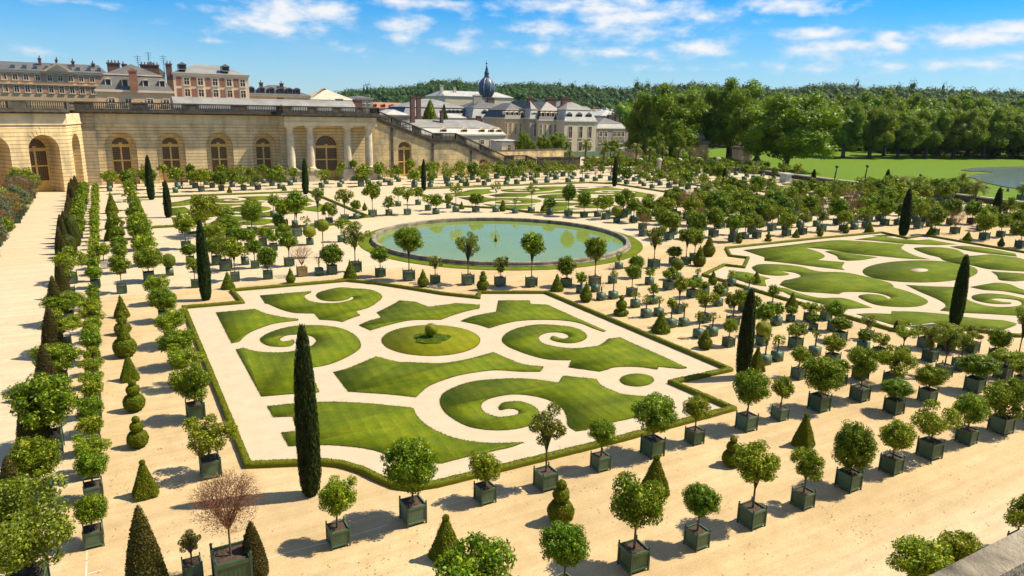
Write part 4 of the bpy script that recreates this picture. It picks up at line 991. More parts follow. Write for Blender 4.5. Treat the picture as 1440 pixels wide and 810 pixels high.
# cypress columns
for a in ((437, 696, 457, 15.5, 'tallest slim dark cypress, standing at the nearest bed\'s front corner'), (290, 422, 309, 8.5, 'slim dark cypress at the near bed\'s far left corner'),
          (1044, 531, 405, 10.5, 'tall dark cypress beside the near bed\'s right corner'), (1342, 457, 358, 9, 'tall dark cypress in front of the right hand bed'),
          (1269.5, 331, 265, 7, 'slim cypress at the far edge of the right hand bed'), (213, 281, 218, 5.2, 'slim cypress before the second arch of the arcade'),
          (237, 306, 254, 5.2, 'cypress at the left edge of the bed before the arcade'), (430, 273, 223, 4.5, 'slim cypress in front of the columned portico'),
          (596, 268, 224, 3.6, 'slim cypress between the pool and the stair wall'), (864, 262, 220, 3.8, 'slim cypress before the palms and stone posts'),
          (1017, 268, 236, 3.8, 'slim cypress near the two statue piers'), (1142, 267, 238, 3.8, 'slim cypress at the farthest bed\'s right'),
          (1246, 263, 238, 3.6, 'slim cypress at the edge of the park lawn'), (1397, 318, 264, 6, 'slim cypress in front of the distant water')):
    cypress(*a)
for k, px_ in enumerate(range(838, 1040, 13)):
    X, Y = un(px_, 237); bigtree(X, Y+1.5, rnd.uniform(2.6, 4.2), rnd.uniform(2.2, 3.2), f'dark shrub behind the iron railing, {ordn(k+1)} from the left', 0, .0, False, 'shrubs behind the railing', 'garden_shrub')
# palms
for k, (bx, by, top, rr) in enumerate(((822, 238, 197, 14), (848, 240, 205, 13), (868, 243, 210, 12), (893, 240, 203, 14), (912, 240, 207, 12), (930, 238, 204, 13), (952, 238, 208, 12), (968, 236, 206, 12), (800, 244, 212, 12), (990, 238, 212, 11))):
    X, Y = un(bx, by+4); s_ = depth(X, Y)/FPX; palm(X, Y, zat(top, X, Y), rr*s_, f'tall palm behind the garden\'s far edge, {ordn(k+1)} of ten from the tallest', False, 'palms near the stone posts')
for k, (bx, by, top, rr) in enumerate(((992, 300, 258, 20), (1085, 305, 268, 24), (1265, 272, 250, 18), (1350, 275, 244, 13), (1368, 296, 256, 20), (1436, 282, 258, 14), (1310, 285, 262, 12))):
    X, Y = un(bx, by); s_ = depth(X, Y)/FPX; palm(X, Y, zat(top, X, Y), rr*s_, f'bushy potted palm in the right thicket, {ordn(k+1)} from the pool', True, 'potted palms in the right thicket')
# ================================================================== THE ARCADE
WY = 153.7
def archpts(cx, w, z0, z1, n=14):
    r = w/2; zs = z1-r
    return [(cx-r, z0)]+[(cx-r*math.cos(math.pi*i/n), zs+r*math.sin(math.pi*i/n)) for i in range(n+1)]+[(cx+r, z0)]
def wallpoly(mb, outline, tf, mi=0):
    P = [Vector((u, z, 0)) for u, z in outline]
    vs = [tf(u, 0, z) for u, z in outline]; fs = []
    for t in tessellate_polygon([P]):
        A, B, D = [P[i] for i in t]; fs.append(t if (B-A).cross(D-A).z > 0 else tuple(reversed(t)))
    mb.add(vs, fs, mi)
def reveal(mb, arch, tf, v0, v1, mi=0):
    n = len(arch); vs = [tf(u, v0, z) for u, z in arch]+[tf(u, v1, z) for u, z in arch]
    mb.add(vs, [(i+1, i, n+i, n+i+1) for i in range(n-1)], mi)
def outline(u0, u1, z0, z1, arches):
    o = [(u0, z0)]
    for a in sorted(arches, key=lambda a: a[0][0]): o += a
    return o+[(u1, z0), (u1, z1), (u0, z1)]
def niche_wall(u0, u1, z0, z1, bays, tf, tf_at, name, mat, parent, d1=1.25, d2=.5):
    """bays: (centre, niche width, apex, door width, door apex)"""
    mb = MB(); arcs = [archpts(c, w, z0, zt) for c, w, zt, _, _ in bays]
    wallpoly(mb, outline(u0, u1, z0, z1, arcs), tf)
    for (c, w, zt, dw, dz), a in zip(bays, arcs):
        reveal(mb, a, tf, 0, d1); da = archpts(c, dw, z0, dz)
        P = [(u, z) for u, z in a][::-1]+[(u, z) for u, z in da]
        P2 = [Vector((u, z, 0)) for u, z in P]; vs = [tf(u, d1, z) for u, z in P]; fs = []
        for t in tessellate_polygon([P2]):
            A, B, D = [P2[i] for i in t]; fs.append(t if (B-A).cross(D-A).z > 0 else tuple(reversed(t)))
        mb.add(vs, fs, 0); reveal(mb, da, tf, d1, d1+d2)
    return mb.build(name, mat, parent)
def bar(mb, u0, u1, z0, z1, v0, v1, tf, mi=0):
    c = [tf(u, v, z) for u, v, z in ((u0, v0, z0), (u1, v0, z0), (u1, v1, z0), (u0, v1, z0), (u0, v0, z1), (u1, v0, z1), (u1, v1, z1), (u0, v1, z1))]
    mb.add(c, [(3, 2, 1, 0), (4, 5, 6, 7), (0, 1, 5, 4), (1, 2, 6, 5), (2, 3, 7, 6), (3, 0, 4, 7)], mi)
def arched_door(c, w, z0, zt, v, tf, parent, tall=True):
    """an ochre double door: frame > glass, lattice"""
    r = w/2; zs = zt-r; fr = MB(); f = .22 if w > 2.5 else .14
    bar(fr, c-r, c-r+f, z0, zs, v-.12, v, tf); bar(fr, c+r-f, c+r, z0, zs, v-.12, v, tf)
    bar(fr, c-r, c+r, zs-.12, zs+.2, v-.16, v, tf)
    bar(fr, c-f*.7, c+f*.7, z0, zs-.12, v-.15, v, tf)
    hh = zs-z0-.12; base = .26*hh if tall else .1*hh; midz = z0+base+(hh-base)*.48
    bar(fr, c-r+f, c+r-f, z0, z0+base, v-.09, v, tf); bar(fr, c-r+f, c+r-f, midz-.13, midz+.13, v-.11, v, tf)
    bar(fr, c-r+f, c+r-f, zs-.34, zs-.12, v-.11, v, tf)
    bar(fr, c-.3, c+.3, zs+.2, zs+.5, v-.18, v, tf)
    n = 12
    ao = [(c-r*math.cos(math.pi*i/n), zs+r*math.sin(math.pi*i/n)) for i in range(n+1)]; ai = [(c-(r-f)*math.cos(math.pi*i/n), zs+(r-f)*math.sin(math.pi*i/n)) for i in range(n+1)]
    vs = [tf(u, v-.12, z) for u, z in ao]+[tf(u, v-.12, z) for u, z in ai]
    fr.add(vs, [(i, i+1, n+1+i+1, n+1+i) for i in range(n)])
    d = fr.build('arched_door', M['door'], parent)
    g = MB(); wallpoly(g, archpts(c, w, z0, zt), lambda u, _, z: tf(u, v-.03, z)); g.build('glass', M['glass'], d)
    la = MB()
    for s in (-1, 1):
        a, b = (c-r+f, c-f*.7) if s < 0 else (c+f*.7, c+r-f)
        for (q0, q1) in ((z0+base, midz-.13), (midz+.13, zs-.34)):
            for i in range(1, 5): x = a+(b-a)*i/5; bar(la, x-.022, x+.022, q0, q1, v-.07, v-.035, tf)
            for i in range(1, 6): z = q0+(q1-q0)*i/6; bar(la, a, b, z-.022, z+.022, v-.072, v-.036, tf)
    for k in range(1, 10):
        an = math.pi*k/10; u0, u1 = c-.45*math.cos(an), c-(r-f)*math.cos(an); q0, q1 = zs+.45*math.sin(an), zs+(r-f)*math.sin(an)
        dx, dz = math.sin(an)*.03, math.cos(an)*.03
        la.add([tf(u0-dx, v-.07, q0-dz), tf(u0+dx, v-.07, q0+dz), tf(u1+dx, v-.07, q1+dz), tf(u1-dx, v-.07, q1-dz)], [(0, 3, 2, 1)])
    for rr in (.45*r, .7*r):
        for i in range(12):
            a0, a1 = math.pi*i/12, math.pi*(i+1)/12
            la.add([tf(c-(rr-.03)*math.cos(a0), v-.071, zs+(rr-.03)*math.sin(a0)), tf(c-(rr+.03)*math.cos(a0), v-.071, zs+(rr+.03)*math.sin(a0)), tf(c-(rr+.03)*math.cos(a1), v-.071, zs+(rr+.03)*math.sin(a1)), tf(c-(rr-.03)*math.cos(a1), v-.071, zs+(rr-.03)*math.sin(a1))], [(0, 1, 2, 3)])
    la.build('lattice', M['lattice'], d)
    return d
def voussoirs(mb, c, w, zt, tf, v=-.05):
    r = w/2; zs = zt-r
    for k in range(-3, 4):
        an = math.pi/2+k*.22; 
        if k == 0: r1 = r+1.25
        else: r1 = r+1.05-.08*abs(k)
        a0, a1 = an-.075, an+.075
        P = [(c+r*math.cos(a0), zs+r*math.sin(a0)), (c+r*math.cos(a1), zs+r*math.sin(a1)), (c+r1*math.cos(a1), zs+r1*math.sin(a1)), (c+r1*math.cos(a0), zs+r1*math.sin(a0))]
        vs = [tf(u, v, z) for u, z in P]+[tf(u, .0, z) for u, z in P]
        mb.add(vs, [(3, 2, 1, 0), (0, 1, 5, 4), (1, 2, 6, 5), (2, 3, 7, 6), (3, 0, 4, 7)])
def balustrade(mb, pts, h=1.5, seg=8.8, t=.45, mi=0, solid=3.2, spc=.34):
    """pts: (x, y, z) along the foot of the balustrade"""
    for a, b in zip(pts[:-1], pts[1:]):
        a, b = Vector(a), Vector(b); L = (b-a).xy.length; d = (b-a)/L; s = Vector((-d.y, d.x, 0)).normalized()
        def slab(u0, u1, z0, z1, th):
            p, q = a+d*u0, a+d*u1; o = s*th/2
            vs = [p-o+Vector((0, 0, z0)), q-o+Vector((0, 0, z0)), q+o+Vector((0, 0, z0)), p+o+Vector((0, 0, z0)), p-o+Vector((0, 0, z1)), q-o+Vector((0, 0, z1)), q+o+Vector((0, 0, z1)), p+o+Vector((0, 0, z1))]
            mb.add(vs, [(3, 2, 1, 0), (4, 5, 6, 7), (0, 1, 5, 4), (1, 2, 6, 5), (2, 3, 7, 6), (3, 0, 4, 7)], mi)
        slab(0, L, 0, .34, t); slab(0, L, h-.24, h, t*1.08)
        k = max(1, round(L/seg)); sl = L/k
        for i in range(k):
            u = i*sl; so = min(solid, sl*.4)
            slab(u, u+so, .34, h-.24, t*.8); slab(u+so-.5, u+so, .34, h-.24, t*.98); slab(u, u+.5, .34, h-.24, t*.98)
            x = u+so+.2
            while x < u+sl-.1:
                p = a+d*x; bb = len(mb.v); prof = [(.07, .34), (.12, .52), (.12, .66), (.06, .9), (.09, h-.24)]
                vs = []; fs = []
                for r_, z in prof:
                    for m in range(5): an = 2*math.pi*m/5; vs.append((p.x+r_*math.cos(an), p.y+r_*math.sin(an), p.z+z))
                for q in range(4):
                    for m in range(5): n_ = (m+1) % 5; fs.append((q*5+m, q*5+n_, (q+1)*5+n_, (q+1)*5+m))
                mb.add(vs, fs, mi); x += spc

orang = empty('arcade_building', (0, WY, 0)); tag(orang, 'long limestone arcade with ochre doors, four columns and a dark balustrade', 'building')
orang.location = (0, 0, 0)
tfm = lambda u, v, z: (u, WY+v, z)
bays = [(2.9, 5.2, 9.75, 3.3, 8.85), (11.4, 5.0, 9.75, 3.3, 8.85), (20.2, 5.0, 9.7, 3.3, 8.8), (28.8, 4.7, 9.6, 3.2, 8.7)]
niche_wall(-3.3, 31.6, 0, 11.3, bays, tfm, None, 'wall', M['rustic'], orang)
for c, w, zt, dw, dz in bays: arched_door(c, dw, .0, dz, 1.75, tfm, orang)
for c, w, zt, dw, dz in bays: mb = MB(); voussoirs(mb, c, w, zt, tfm); mb.build('voussoirs', M['rustic'], orang)
# the wall between and behind the columns
tfp = lambda u, v, z: (u, WY-1.6+v, z)
mb = MB(); da = archpts(41.1, 4.9, 0, 9.35); wallpoly(mb, outline(31.6, 51.2, 0, 11.2, [da]), tfp); reveal(mb, da, tfp, 0, .55)
mb.box(31.6, 31.75, WY-1.55, WY-.01, 0, 11.2); mb.build('portico_wall', M['rustic'], orang)
arched_door(41.1, 4.9, .0, 9.35, .55, tfp, orang)
mb = MB(); voussoirs(mb, 41.1, 4.9, 9.35, tfp); mb.build('keystone_ring', M['rustic'], orang)
for cx in (33.15, 37.1, 44.85, 49.5):
    mb = MB(); cy = 149.7
    mb.box(cx-1.02, cx+1.02, cy-1.02, cy+1.02, 2.35, 2.62)
    mb.lathe([(.98, 2.62), (1.0, 2.75), (.86, 2.9), (.80, 3.0), (.80, 5.2), (.76, 7.6), (.68, 10.2), (.76, 10.28), (.70, 10.4), (.74, 10.6), (.98, 10.85)], cx, cy, 24)
    mb.box(cx-1.08, cx+1.08, cy-1.08, cy+1.08, 10.85, 11.2)
    mb.build('column', M['column'], orang)
for xa, xb in ((31.7, 38.7), (43.4, 51.0)):
    mb = MB(); mb.box(xa, xb, 148.4, WY-1.62, 0, 2.1).box(xa-.2, xb+.2, 148.2, WY-1.62, 2.1, 2.35); mb.build('podium', M['stone_pale'], orang)
mb = MB(); mb.box(31.9, 51.0, 148.6, WY-.3, 11.2, 13.0); mb.box(31.8, 51.1, 148.45, WY-.3, 11.9, 12.02); mb.build('portico_beam', M['frieze'], orang)
mb = MB(); mb.box(-1., 31.9, WY-.06, WY+.4, 11.3, 13.0); mb.box(-1., 31.9, WY-.18, WY+.3, 11.22, 11.38); mb.build('frieze', M['frieze'], orang)
# corner buttress and the projecting wing on the left
mb = MB(); mb.box(-3.35, -.9, WY-.75, WY-.01, 0, 12.98); mb.build('buttress', M['buttress'], orang)
cW, sW = math.cos(R_(28)), math.sin(R_(28)); tfw = lambda u, v, z: (-5.1+(u+5.1)*cW-v*sW, 144+(u+5.1)*sW+v*cW, z)
wb = [(-8.95, 4.7, 9.6, 4.0, 9.1), (-16.4, 4.7, 9.6, 4.0, 9.1), (-24.0, 4.7, 9.6, 4.0, 9.1)]
niche_wall(-31, -5.1, 0, 11.3, wb, tfw, None, 'wing_wall', M['rustic'], orang, 3.3, .3)
for c, w, zt, dw, dz in wb: arched_door(c, dw, .0, dz, 3.6, tfw, orang)
tfr = lambda u, v, z: (-5.1+.222*u-.975*v, 144.01+.975*u+.222*v, z)
niche_wall(0, 9.3, 0, 11.3, [(4.5, 4.8, 9.6, 3.0, 8.8)], tfr, None, 'return_wall', M['rustic'], orang, 1.3, .3)
arched_door(4.5, 3.0, 0, 8.8, 1.6, tfr, orang)
for c, w, zt, dw, dz in wb: mb = MB(); voussoirs(mb, c, w, zt, tfw); mb.build('voussoirs', M['rustic'], orang)
mb = MB(); voussoirs(mb, 4.5, 4.8, 9.6, tfr); mb.build('voussoirs', M['rustic'], orang)
mb = MB(); bar(mb, -31, -5.08, 11.3, 13.0, -.06, .5, tfw); bar(mb, .5, 9.3, 11.3, 13.0, -.06, .5, tfr); bar(mb, -31, -4.95, 11.2, 11.36, -.18, .5, tfw); bar(mb, .3, 9.3, 11.2, 11.36, -.18, .5, tfr)
mb.build('wing_frieze', M['frieze'], orang)
mb = MB()
bar(mb, -31, -4.7, 13.002, 13.25, -.8, 12, tfw); bar(mb, -31, -4.69, 13.25, 13.54, -1.05, 11.9, tfw)
for (x0, x1, y) in ((-4.6, 31.2, WY-1.2), (31.2, 51.8, 147.9)):
    mb.box(x0, x1, y, 156.5, 13.002, 13.25); mb.box(x0+.01, x1-.01, y-.25, 156.4, 13.25, 13.55)
mb.build('cornice', M['stone_dark'], orang)
mb = MB()
balustrade(mb, [tfw(-31, -.4, 13.55), tfw(-5.0, -.4, 13.55), (-3.9, 153.5, 13.55)], 1.55)
balustrade(mb, [(-3.9, 153.5, 13.55), (31.6, 153.5, 13.55)], 1.55)
balustrade(mb, [(31.6, 153.3, 13.55), (31.6, 148.3, 13.55), (51.3, 148.3, 13.55), (51.3, 153.6, 13.55)], 1.55, 5.2)
mb.build('balustrade', M['stone_dark'], orang)
mb = MB(); mb.box(-40, 51.2, 156.4, 176, 13.0, 13.5); mb.build('terrace_floor', M['sand'], orang)

# the great stair that comes down to the right
stair = empty('grand_staircase', (0, 0, 0)); tag(stair, 'great stone staircase with a sloping dark balustrade beside the columned portico', 'staircase')
prof = [(51.3, 13.2), (66.0, 7.9), (71.8, 7.9), (85.0, 2.6), (91.0, 2.6), (98.0, .2)]
tfs = lambda u, v, z: (u, WY+v, z)
a1 = archpts(59.2, 3.2, 0, 7.9); a2 = archpts(79.3, 2.7, 0, 3.75)
mb = MB(); wallpoly(mb, [(51.3, 0)]+a1+a2+[(98, 0)]+prof[::-1], tfs); reveal(mb, a1, tfs, 0, .6); reveal(mb, a2, tfs, 0, .6)
mb.build('side_wall', M['smooth'], stair)
arched_door(59.2, 3.2, 0, 7.9, .6, tfs, stair, False); arched_door(79.3, 2.7, 0, 3.75, .6, tfs, stair, False)
for x in (56.2, 66.0, 75.8):
    mb = MB()
    zt = np.interp(x, [p[0] for p in prof], [p[1] for p in prof]); mb.box(x-.28, x+.28, WY-.14, WY-.01, 0, float(zt)-.35); mb.build('pilaster', M['stone_dark'], stair)
mb = MB()
for (xa, za), (xb, zb) in zip(prof[:-1], prof[1:]):
    vs = [(xa, WY-.3, za-.55), (xb, WY-.3, zb-.55), (xb, WY-.3, zb+.1), (xa, WY-.3, za+.1), (xa, WY+.7, za-.55), (xb, WY+.7, zb-.55), (xb, WY+.7, zb+.1), (xa, WY+.7, za+.1)]
    mb.add(vs, [(0, 1, 2, 3), (3, 2, 6, 7), (4, 7, 6, 5), (0, 4, 5, 1), (0, 3, 7, 4), (1, 5, 6, 2)])
mb.build('string_course', M['stone_dark'], stair)
mb = MB(); balustrade(mb, [(x, WY, z+.1) for x, z in prof], 1.75, 5.5, .7); mb.build('balustrade', M['stone_dark'], stair)
mb = MB(); n = 76
for i in range(n):
    xa, xb = 51.3+(98-51.3)*i/n, 51.3+(98-51.3)*(i+1)/n; z = float(np.interp((xa+xb)/2, [p[0] for p in prof], [p[1] for p in prof]))
    mb.box(xa, xb, WY+.75, WY+17, -.02, z-.1)
mb.build('steps', M['stone_pale'], stair)

# low walls, stone posts, railings and the two statue piers at the far end
def wallthing(name, x0, y0, x1, y1, z0, z1, th, mat, label, cap=None, cat='wall'):
    d = Vector((x1-x0, y1-y0, 0)); L = d.length; o = empty(name, (x0, y0, 0), math.atan2(d.y, d.x)); tag(o, label, cat)
    MB().box(0, L, -th/2, th/2, z0, z1).build('wall', M[mat], o)
    if cap: MB().box(-.1, L+.1, -th/2-.12, th/2+.12, z1, z1+.25).build('coping', M[cap], o)
    return o
wallthing('garden_wall', 98.3, 160, 111.5, 160, 0, 3.2, .9, 'stone_dark', 'low weathered wall at the foot of the great stair', 'stone_dark')
wallthing('garden_wall', 91, 172, 118, 178, 0, 4.3, .8, 'smooth', 'stained garden wall behind the foot of the stair', 'stone_dark')
px_posts = [(899, 243, 222), (926, 243, 222), (954, 241, 222), (982, 240, 221), (1009, 240, 221)]
pp = []
for i, (bx, by, top) in enumerate(px_posts):
    X, Y = un(bx, by); pp.append((X, Y)); H = zat(top, X, Y)
    t = empty('stone_post', (X, Y, 0), .2); tag(t, f'pale round-topped stone gate post, {ordn(i+1)} of five from the palms', 'post', 'stone posts of the railing')
    mb = MB(); mb.box(-.75, .75, -.75, .75, 0, .6); mb.lathe([(.62, .6), (.60, H*.82)], n=16); mb.build('shaft', M['stone_pale'], t)
    mb = MB(); mb.lathe([(.8, H*.82), (.82, H*.88), (.66, H*.9), (.6, H*.96), (.1, H)], n=16); mb.build('cap', M['stone_pale'], t)
for i, (a, b) in enumerate(zip(pp[:-1], pp[1:])):
    a, b = Vector((*a, 0)), Vector((*b, 0)); d = (b-a); L = d.length
    o = empty('railing', a, math.atan2(d.y, d.x)); tag(o, f'dark iron railing between stone posts {ordn(i+1)} and {ordn(i+2)} from the palms', 'railing', 'iron railings between the posts')
    mb = MB(); x = 1.0
    while x < L-.9: mb.box(x-.05, x+.05, -.05, .05, 0, 2.9); x += .38
    mb.box(.7, L-.7, -.07, .07, .3, .42); mb.box(.7, L-.7, -.07, .07, 2.4, 2.52); mb.build('bars', M['iron'], o)
def pier(bx, by, py_top, py_stat, wpx, label):
    X, Y = un(bx, by); s = depth(X, Y)/FPX; w = wpx*s/1.35; H = zat(py_top, X, Y); HS = zat(py_stat, X, Y)
    t = empty('statue_pier', (X, Y, 0)); tag(t, label, 'gate pier', 'two statue piers')
    mb = MB(); mb.box(-w/2-.25, w/2+.25, -w/2-.25, w/2+.25, 0, .9); mb.box(-w/2, w/2, -w/2, w/2, .9, H*.86); mb.build('shaft', M['rustic'], t)
    mb = MB(); mb.box(-w/2-.2, w/2+.2, -w/2-.2, w/2+.2, H*.86, H*.91); mb.box(-w/2-.5, w/2+.5, -w/2-.5, w/2+.5, H*.91, H*.96); mb.box(-w/2-.2, w/2+.2, -w/2-.2, w/2+.2, H*.96, H); mb.build('cornice', M['cornice'], t)
    # a seated group carved in stone: built as skinned limbs
    h = HS-H; me = bpy.data.meshes.new('statue_group')
    P = [(0, 0, .35), (0, 0, .62), (0, 0, .80), (0, 0, .95), (-.28, .05, .62), (-.42, .0, .42), (.26, .05, .64), (.45, -.05, .80), (-.14, -.3, .33), (-.16, -.42, .02), (.14, -.3, .33), (.2, -.42, .02), (.6, .1, .30), (.62, .1, .52), (.6, .08, .62), (-.6, .1, .28), (-.62, .1, .48), (-.6, .1, .58), (.9, 0, .12), (-.9, 0, .12)]
    E_ = [(0, 1), (1, 2), (2, 3), (1, 4), (4, 5), (1, 6), (6, 7), (0, 8), (8, 9), (0, 10), (10, 11), (0, 12), (12, 13), (13, 14), (0, 15), (15, 16), (16, 17), (12, 18), (15, 19)]
    me.from_pydata([(x*h*.8, y*h*.8, z*h) for x, y, z in P], E_, []); so = link('statue', me, M['cornice'], t, (0, 0, H))
    so.modifiers.new('skin', 'SKIN'); so.modifiers.new('sub', 'SUBSURF').render_levels = 1
    rr = [.17, .15, .07, .09, .07, .05, .07, .05, .1, .06, .1, .06, .14, .12, .08, .14, .12, .08, .12, .12]
    for i, v in enumerate(me.skin_vertices[0].data): v.radius = (rr[i]*h,)*2
    me.skin_vertices[0].data[0].use_root = True
pier(981, 232, 198, 184, 24, 'stone gate pier crowned with a carved group, nearer the palms'); pier(1042, 234, 206, 193, 26, 'stone gate pier crowned with a carved group, beside the biggest plane tree')
wallthing('garden_wall', *un(1056, 243), *un(1228, 266), 0, .9, .5, 'stone_dark', 'low dark wall between the garden and the park lawn', 'stone_pale')
wallthing('garden_wall', *un(1228, 266), *un(1500, 300), 0, .9, .5, 'stone_dark', 'low dark wall behind the potted palms at the garden\'s right', 'stone_pale')
X, Y = un(1104, 256); mb = MB(); mb.box(-.9, .9, -.9, .9, 0, 1.7).box(-1.2, 1.2, -1.2, 1.2, 1.7, 2.1); o = mb.build('stone_plinth', M['white'], loc=(X, Y, 0)); tag(o, 'pale square stone plinth by the low dark wall', 'plinth')
for k, (bx, by, top, lb) in enumerate(((1215, 259, 234, 'dark lamp pole leaning at the lawn\'s edge by the small cypress'), (1291, 262, 247, 'shorter dark pole on the lawn\'s edge above the thicket'), (1172, 262, 235, 'dark lamp pole with a small head beside the low wall'))):
    X, Y = un(bx, by); H = zat(top, X, Y); t = empty('lamp_pole', (X, Y, 0)); tag(t, lb, 'lamp pole')
    mb = MB(); mb.tube([(0, 0, 0), (.1, 0, H*.5), (.35, 0, H-.3)], [.2, .15, .12], 8); mb.build('pole', M['awning'], t)
    mb = MB(); mb.lathe([(.12, -.3), (.32, -.1), (.34, .25), (.05, .45)], n=8); o = mb.build('lamp_head', M['awning'], t); o.location = (.35, 0, H)
# pavilion behind the gate
def hiproof(mb, x0, x1, y0, y1, z0, z1, ov=.5, ridge=None, mi=0):
    x0 -= ov; x1 += ov; y0 -= ov; y1 += ov; d = min(x1-x0, y1-y0)/2; 
    if ridge is None: ridge = d
    if x1-x0 >= y1-y0: a, b = (x0+ridge, (y0+y1)/2, z1), (x1-ridge, (y0+y1)/2, z1)
    else: a, b = ((x0+x1)/2, y0+ridge, z1), ((x0+x1)/2, y1-ridge, z1)
    vs = [(x0, y0, z0), (x1, y0, z0), (x1, y1, z0), (x0, y1, z0), a, b]
    if x1-x0 >= y1-y0: fs = [(0, 1, 5, 4), (1, 2, 5), (2, 3, 4, 5), (3, 0, 4), (3, 2, 1, 0)]
    else: fs = [(0, 1, 4), (1, 2, 5, 4), (2, 3, 5), (3, 0, 4, 5), (3, 2, 1, 0)]
    mb.add(vs, fs, mi)
def mansard(mb, x0, x1, y0, y1, z0, z1, ins, mi=0):
    vs = [(x0, y0, z0), (x1, y0, z0), (x1, y1, z0), (x0, y1, z0), (x0+ins, y0+ins, z1), (x1-ins, y0+ins, z1), (x1-ins, y1-ins, z1), (x0+ins, y1-ins, z1)]
    mb.add(vs, [(0, 1, 5, 4), (1, 2, 6, 5), (2, 3, 7, 6), (3, 0, 4, 7), (3, 2, 1, 0), (4, 5, 6, 7)], mi)

def house(name, label, x0p, x1p, eave, Y, D, roofs, wall='cream', roofmat='slate', cols=(), rowsp=(), ww=5, cat='building', dorm=None, chim=(), trim='creampale', panels=None, base=0, steepmat=None, winglass='winglass', group=None, cornice=True):
    """x0p..x1p, eave: photo columns and eave line of the front, which stands on the plane Y; roofs: photo height(s) of mansard break and ridge"""
    X0 = onY(x0p, eave, Y)[0]; X1 = onY(x1p, eave, Y)[0]; xm = (x0p+x1p)/2
    ze = onY(xm, eave, Y)[1]; s = (X1-X0)/(x1p-x0p)
    t = empty(name, (X0, Y, 0)); tag(t, label, cat, group); W = X1-X0
    MB().box(0, W, 0, D, base, ze).build('wall', M[wall], t)
    zz = lambda py: onY(xm, py, Y)[1]
    if cornice: MB().box(-.3, W+.3, -.3, D+.3, ze-.15, ze+.35).build('cornice', M[trim], t)
    rf = MB(); ztop = ze+.35
    if roofs.get('break'):
        zb = zz(roofs['break']); ins = roofs.get('ins', 1.2)
        st = MB(); mansard(st, -.1, W+.1, -.1, D+.1, ze+.35, zb, ins); st.build('steep_roof', M[steepmat or roofmat], t)
        MB().box(ins-.35, W-ins+.35, ins-.35, D-ins+.35, zb, zb+.25).build('gutter', M[trim], t)
        zr = zz(roofs['ridge']); hiproof(rf, ins, W-ins, ins, D-ins, zb+.25, zr, .1, roofs.get('hip')); ztop = zb
    else:
        zr = zz(roofs['ridge']); hiproof(rf, 0, W, 0, D, ze+.36, zr, .4, roofs.get('hip'))
    roof = rf.build('roof', M[roofmat], t)
    k = 0
    for (pa, pb) in rowsp:
        za, zb_ = zz(pb), zz(pa); h = zb_-za
        for cx in cols:
            w = ww*s; u = (cx-x0p)*s
            f = MB(); fw = min(.22, w*.16)
            f.box(u-w/2-fw, u-w/2, -.12, .05, za-fw, zb_+fw).box(u+w/2, u+w/2+fw, -.12, .05, za-fw, zb_+fw).box(u-w/2, u+w/2, -.12, .05, zb_, zb_+fw).box(u-w/2-fw-.1, u+w/2+fw+.1, -.2, .05, za-fw-.12, za)
            f.box(u-.06, u+.06, -.06, .0, za, zb_).box(u-w/2, u-.06, -.06, .0, za+h*.62, za+h*.62+.09).box(u+.06, u+w/2, -.06, .0, za+h*.62, za+h*.62+.09)
            fo = f.build('window', M[trim], t)
            MB().box(u-w/2, u+w/2, -.03, .0, za, zb_).build('pane', M[winglass], fo)
    if panels:
        pm, prow, pw, cc = panels
        for (pa, pbm) in prow:
            za, zb_ = zz(pbm), zz(pa)
            for cx in cc: u = (cx-x0p)*s; MB().box(u-pw*s/2, u+pw*s/2, -.05, .01, za, zb_).build('wall_panel', M[pm], t)
    if dorm:
        dpx, da, db, dw, dkind = dorm
        za, zb_ = zz(db), zz(da)
        for cx in dpx:
            u = (cx-x0p)*s; w = dw*s; m = MB(); fr = roofs.get('dfront', .15)
            m.box(u-w/2-.2, u-w/2, fr, fr+2.6, za, zb_).box(u+w/2, u+w/2+.2, fr, fr+2.6, za, zb_).box(u-w/2, u+w/2, fr, fr+.1, za-.1, za+.1)
            m.add([(u-w/2-.35, fr-.15, zb_), (u+w/2+.35, fr-.15, zb_), (u, fr-.15, zb_+w*.42), (u-w/2-.35, fr+2.8, zb_), (u+w/2+.35, fr+2.8, zb_), (u, fr+2.8, zb_+w*.42)], [(0, 1, 2), (0, 2, 5, 3), (1, 4, 5, 2), (3, 5, 4), (0, 3, 4, 1)])
            do = m.build('dormer', M[trim if dkind == 'w' else roofmat], t)
            q = MB(); q.box(u-w/2, u+w/2, fr+.08, fr+2.4, za+.1, zb_); q.build('pane', M[winglass], do)
    for (cx, pt, pb_, cw, mt) in chim:
        u = (cx-x0p)*s; w = cw*s; yy = D*.35
        # the foot of the stack at its own photo height, pushed back on the roof
        zt = onY(xm, pt, Y+yy)[1]; zf = min(onY(xm, pb_, Y+yy)[1], zr)-1.5
        c = MB(); c.box(u-w/2, u+w/2, yy-.5, yy+.9, zf, zt-.5).box(u-w/2-.12, u+w/2+.12, yy-.62, yy+1.02, zt-.5, zt-.2)
        for i in range(max(1, int(w/.7))): c.lathe([(.16, zt-.2), (.12, zt+.5)], u-w/2+.35+i*.7, yy+.2, 6)
        c.build('chimney', M[mt], roof)
    return t, X0, X1, ze, zr, s
cols8 = (18, 33, 49, 66, 81, 96, 111, 127)
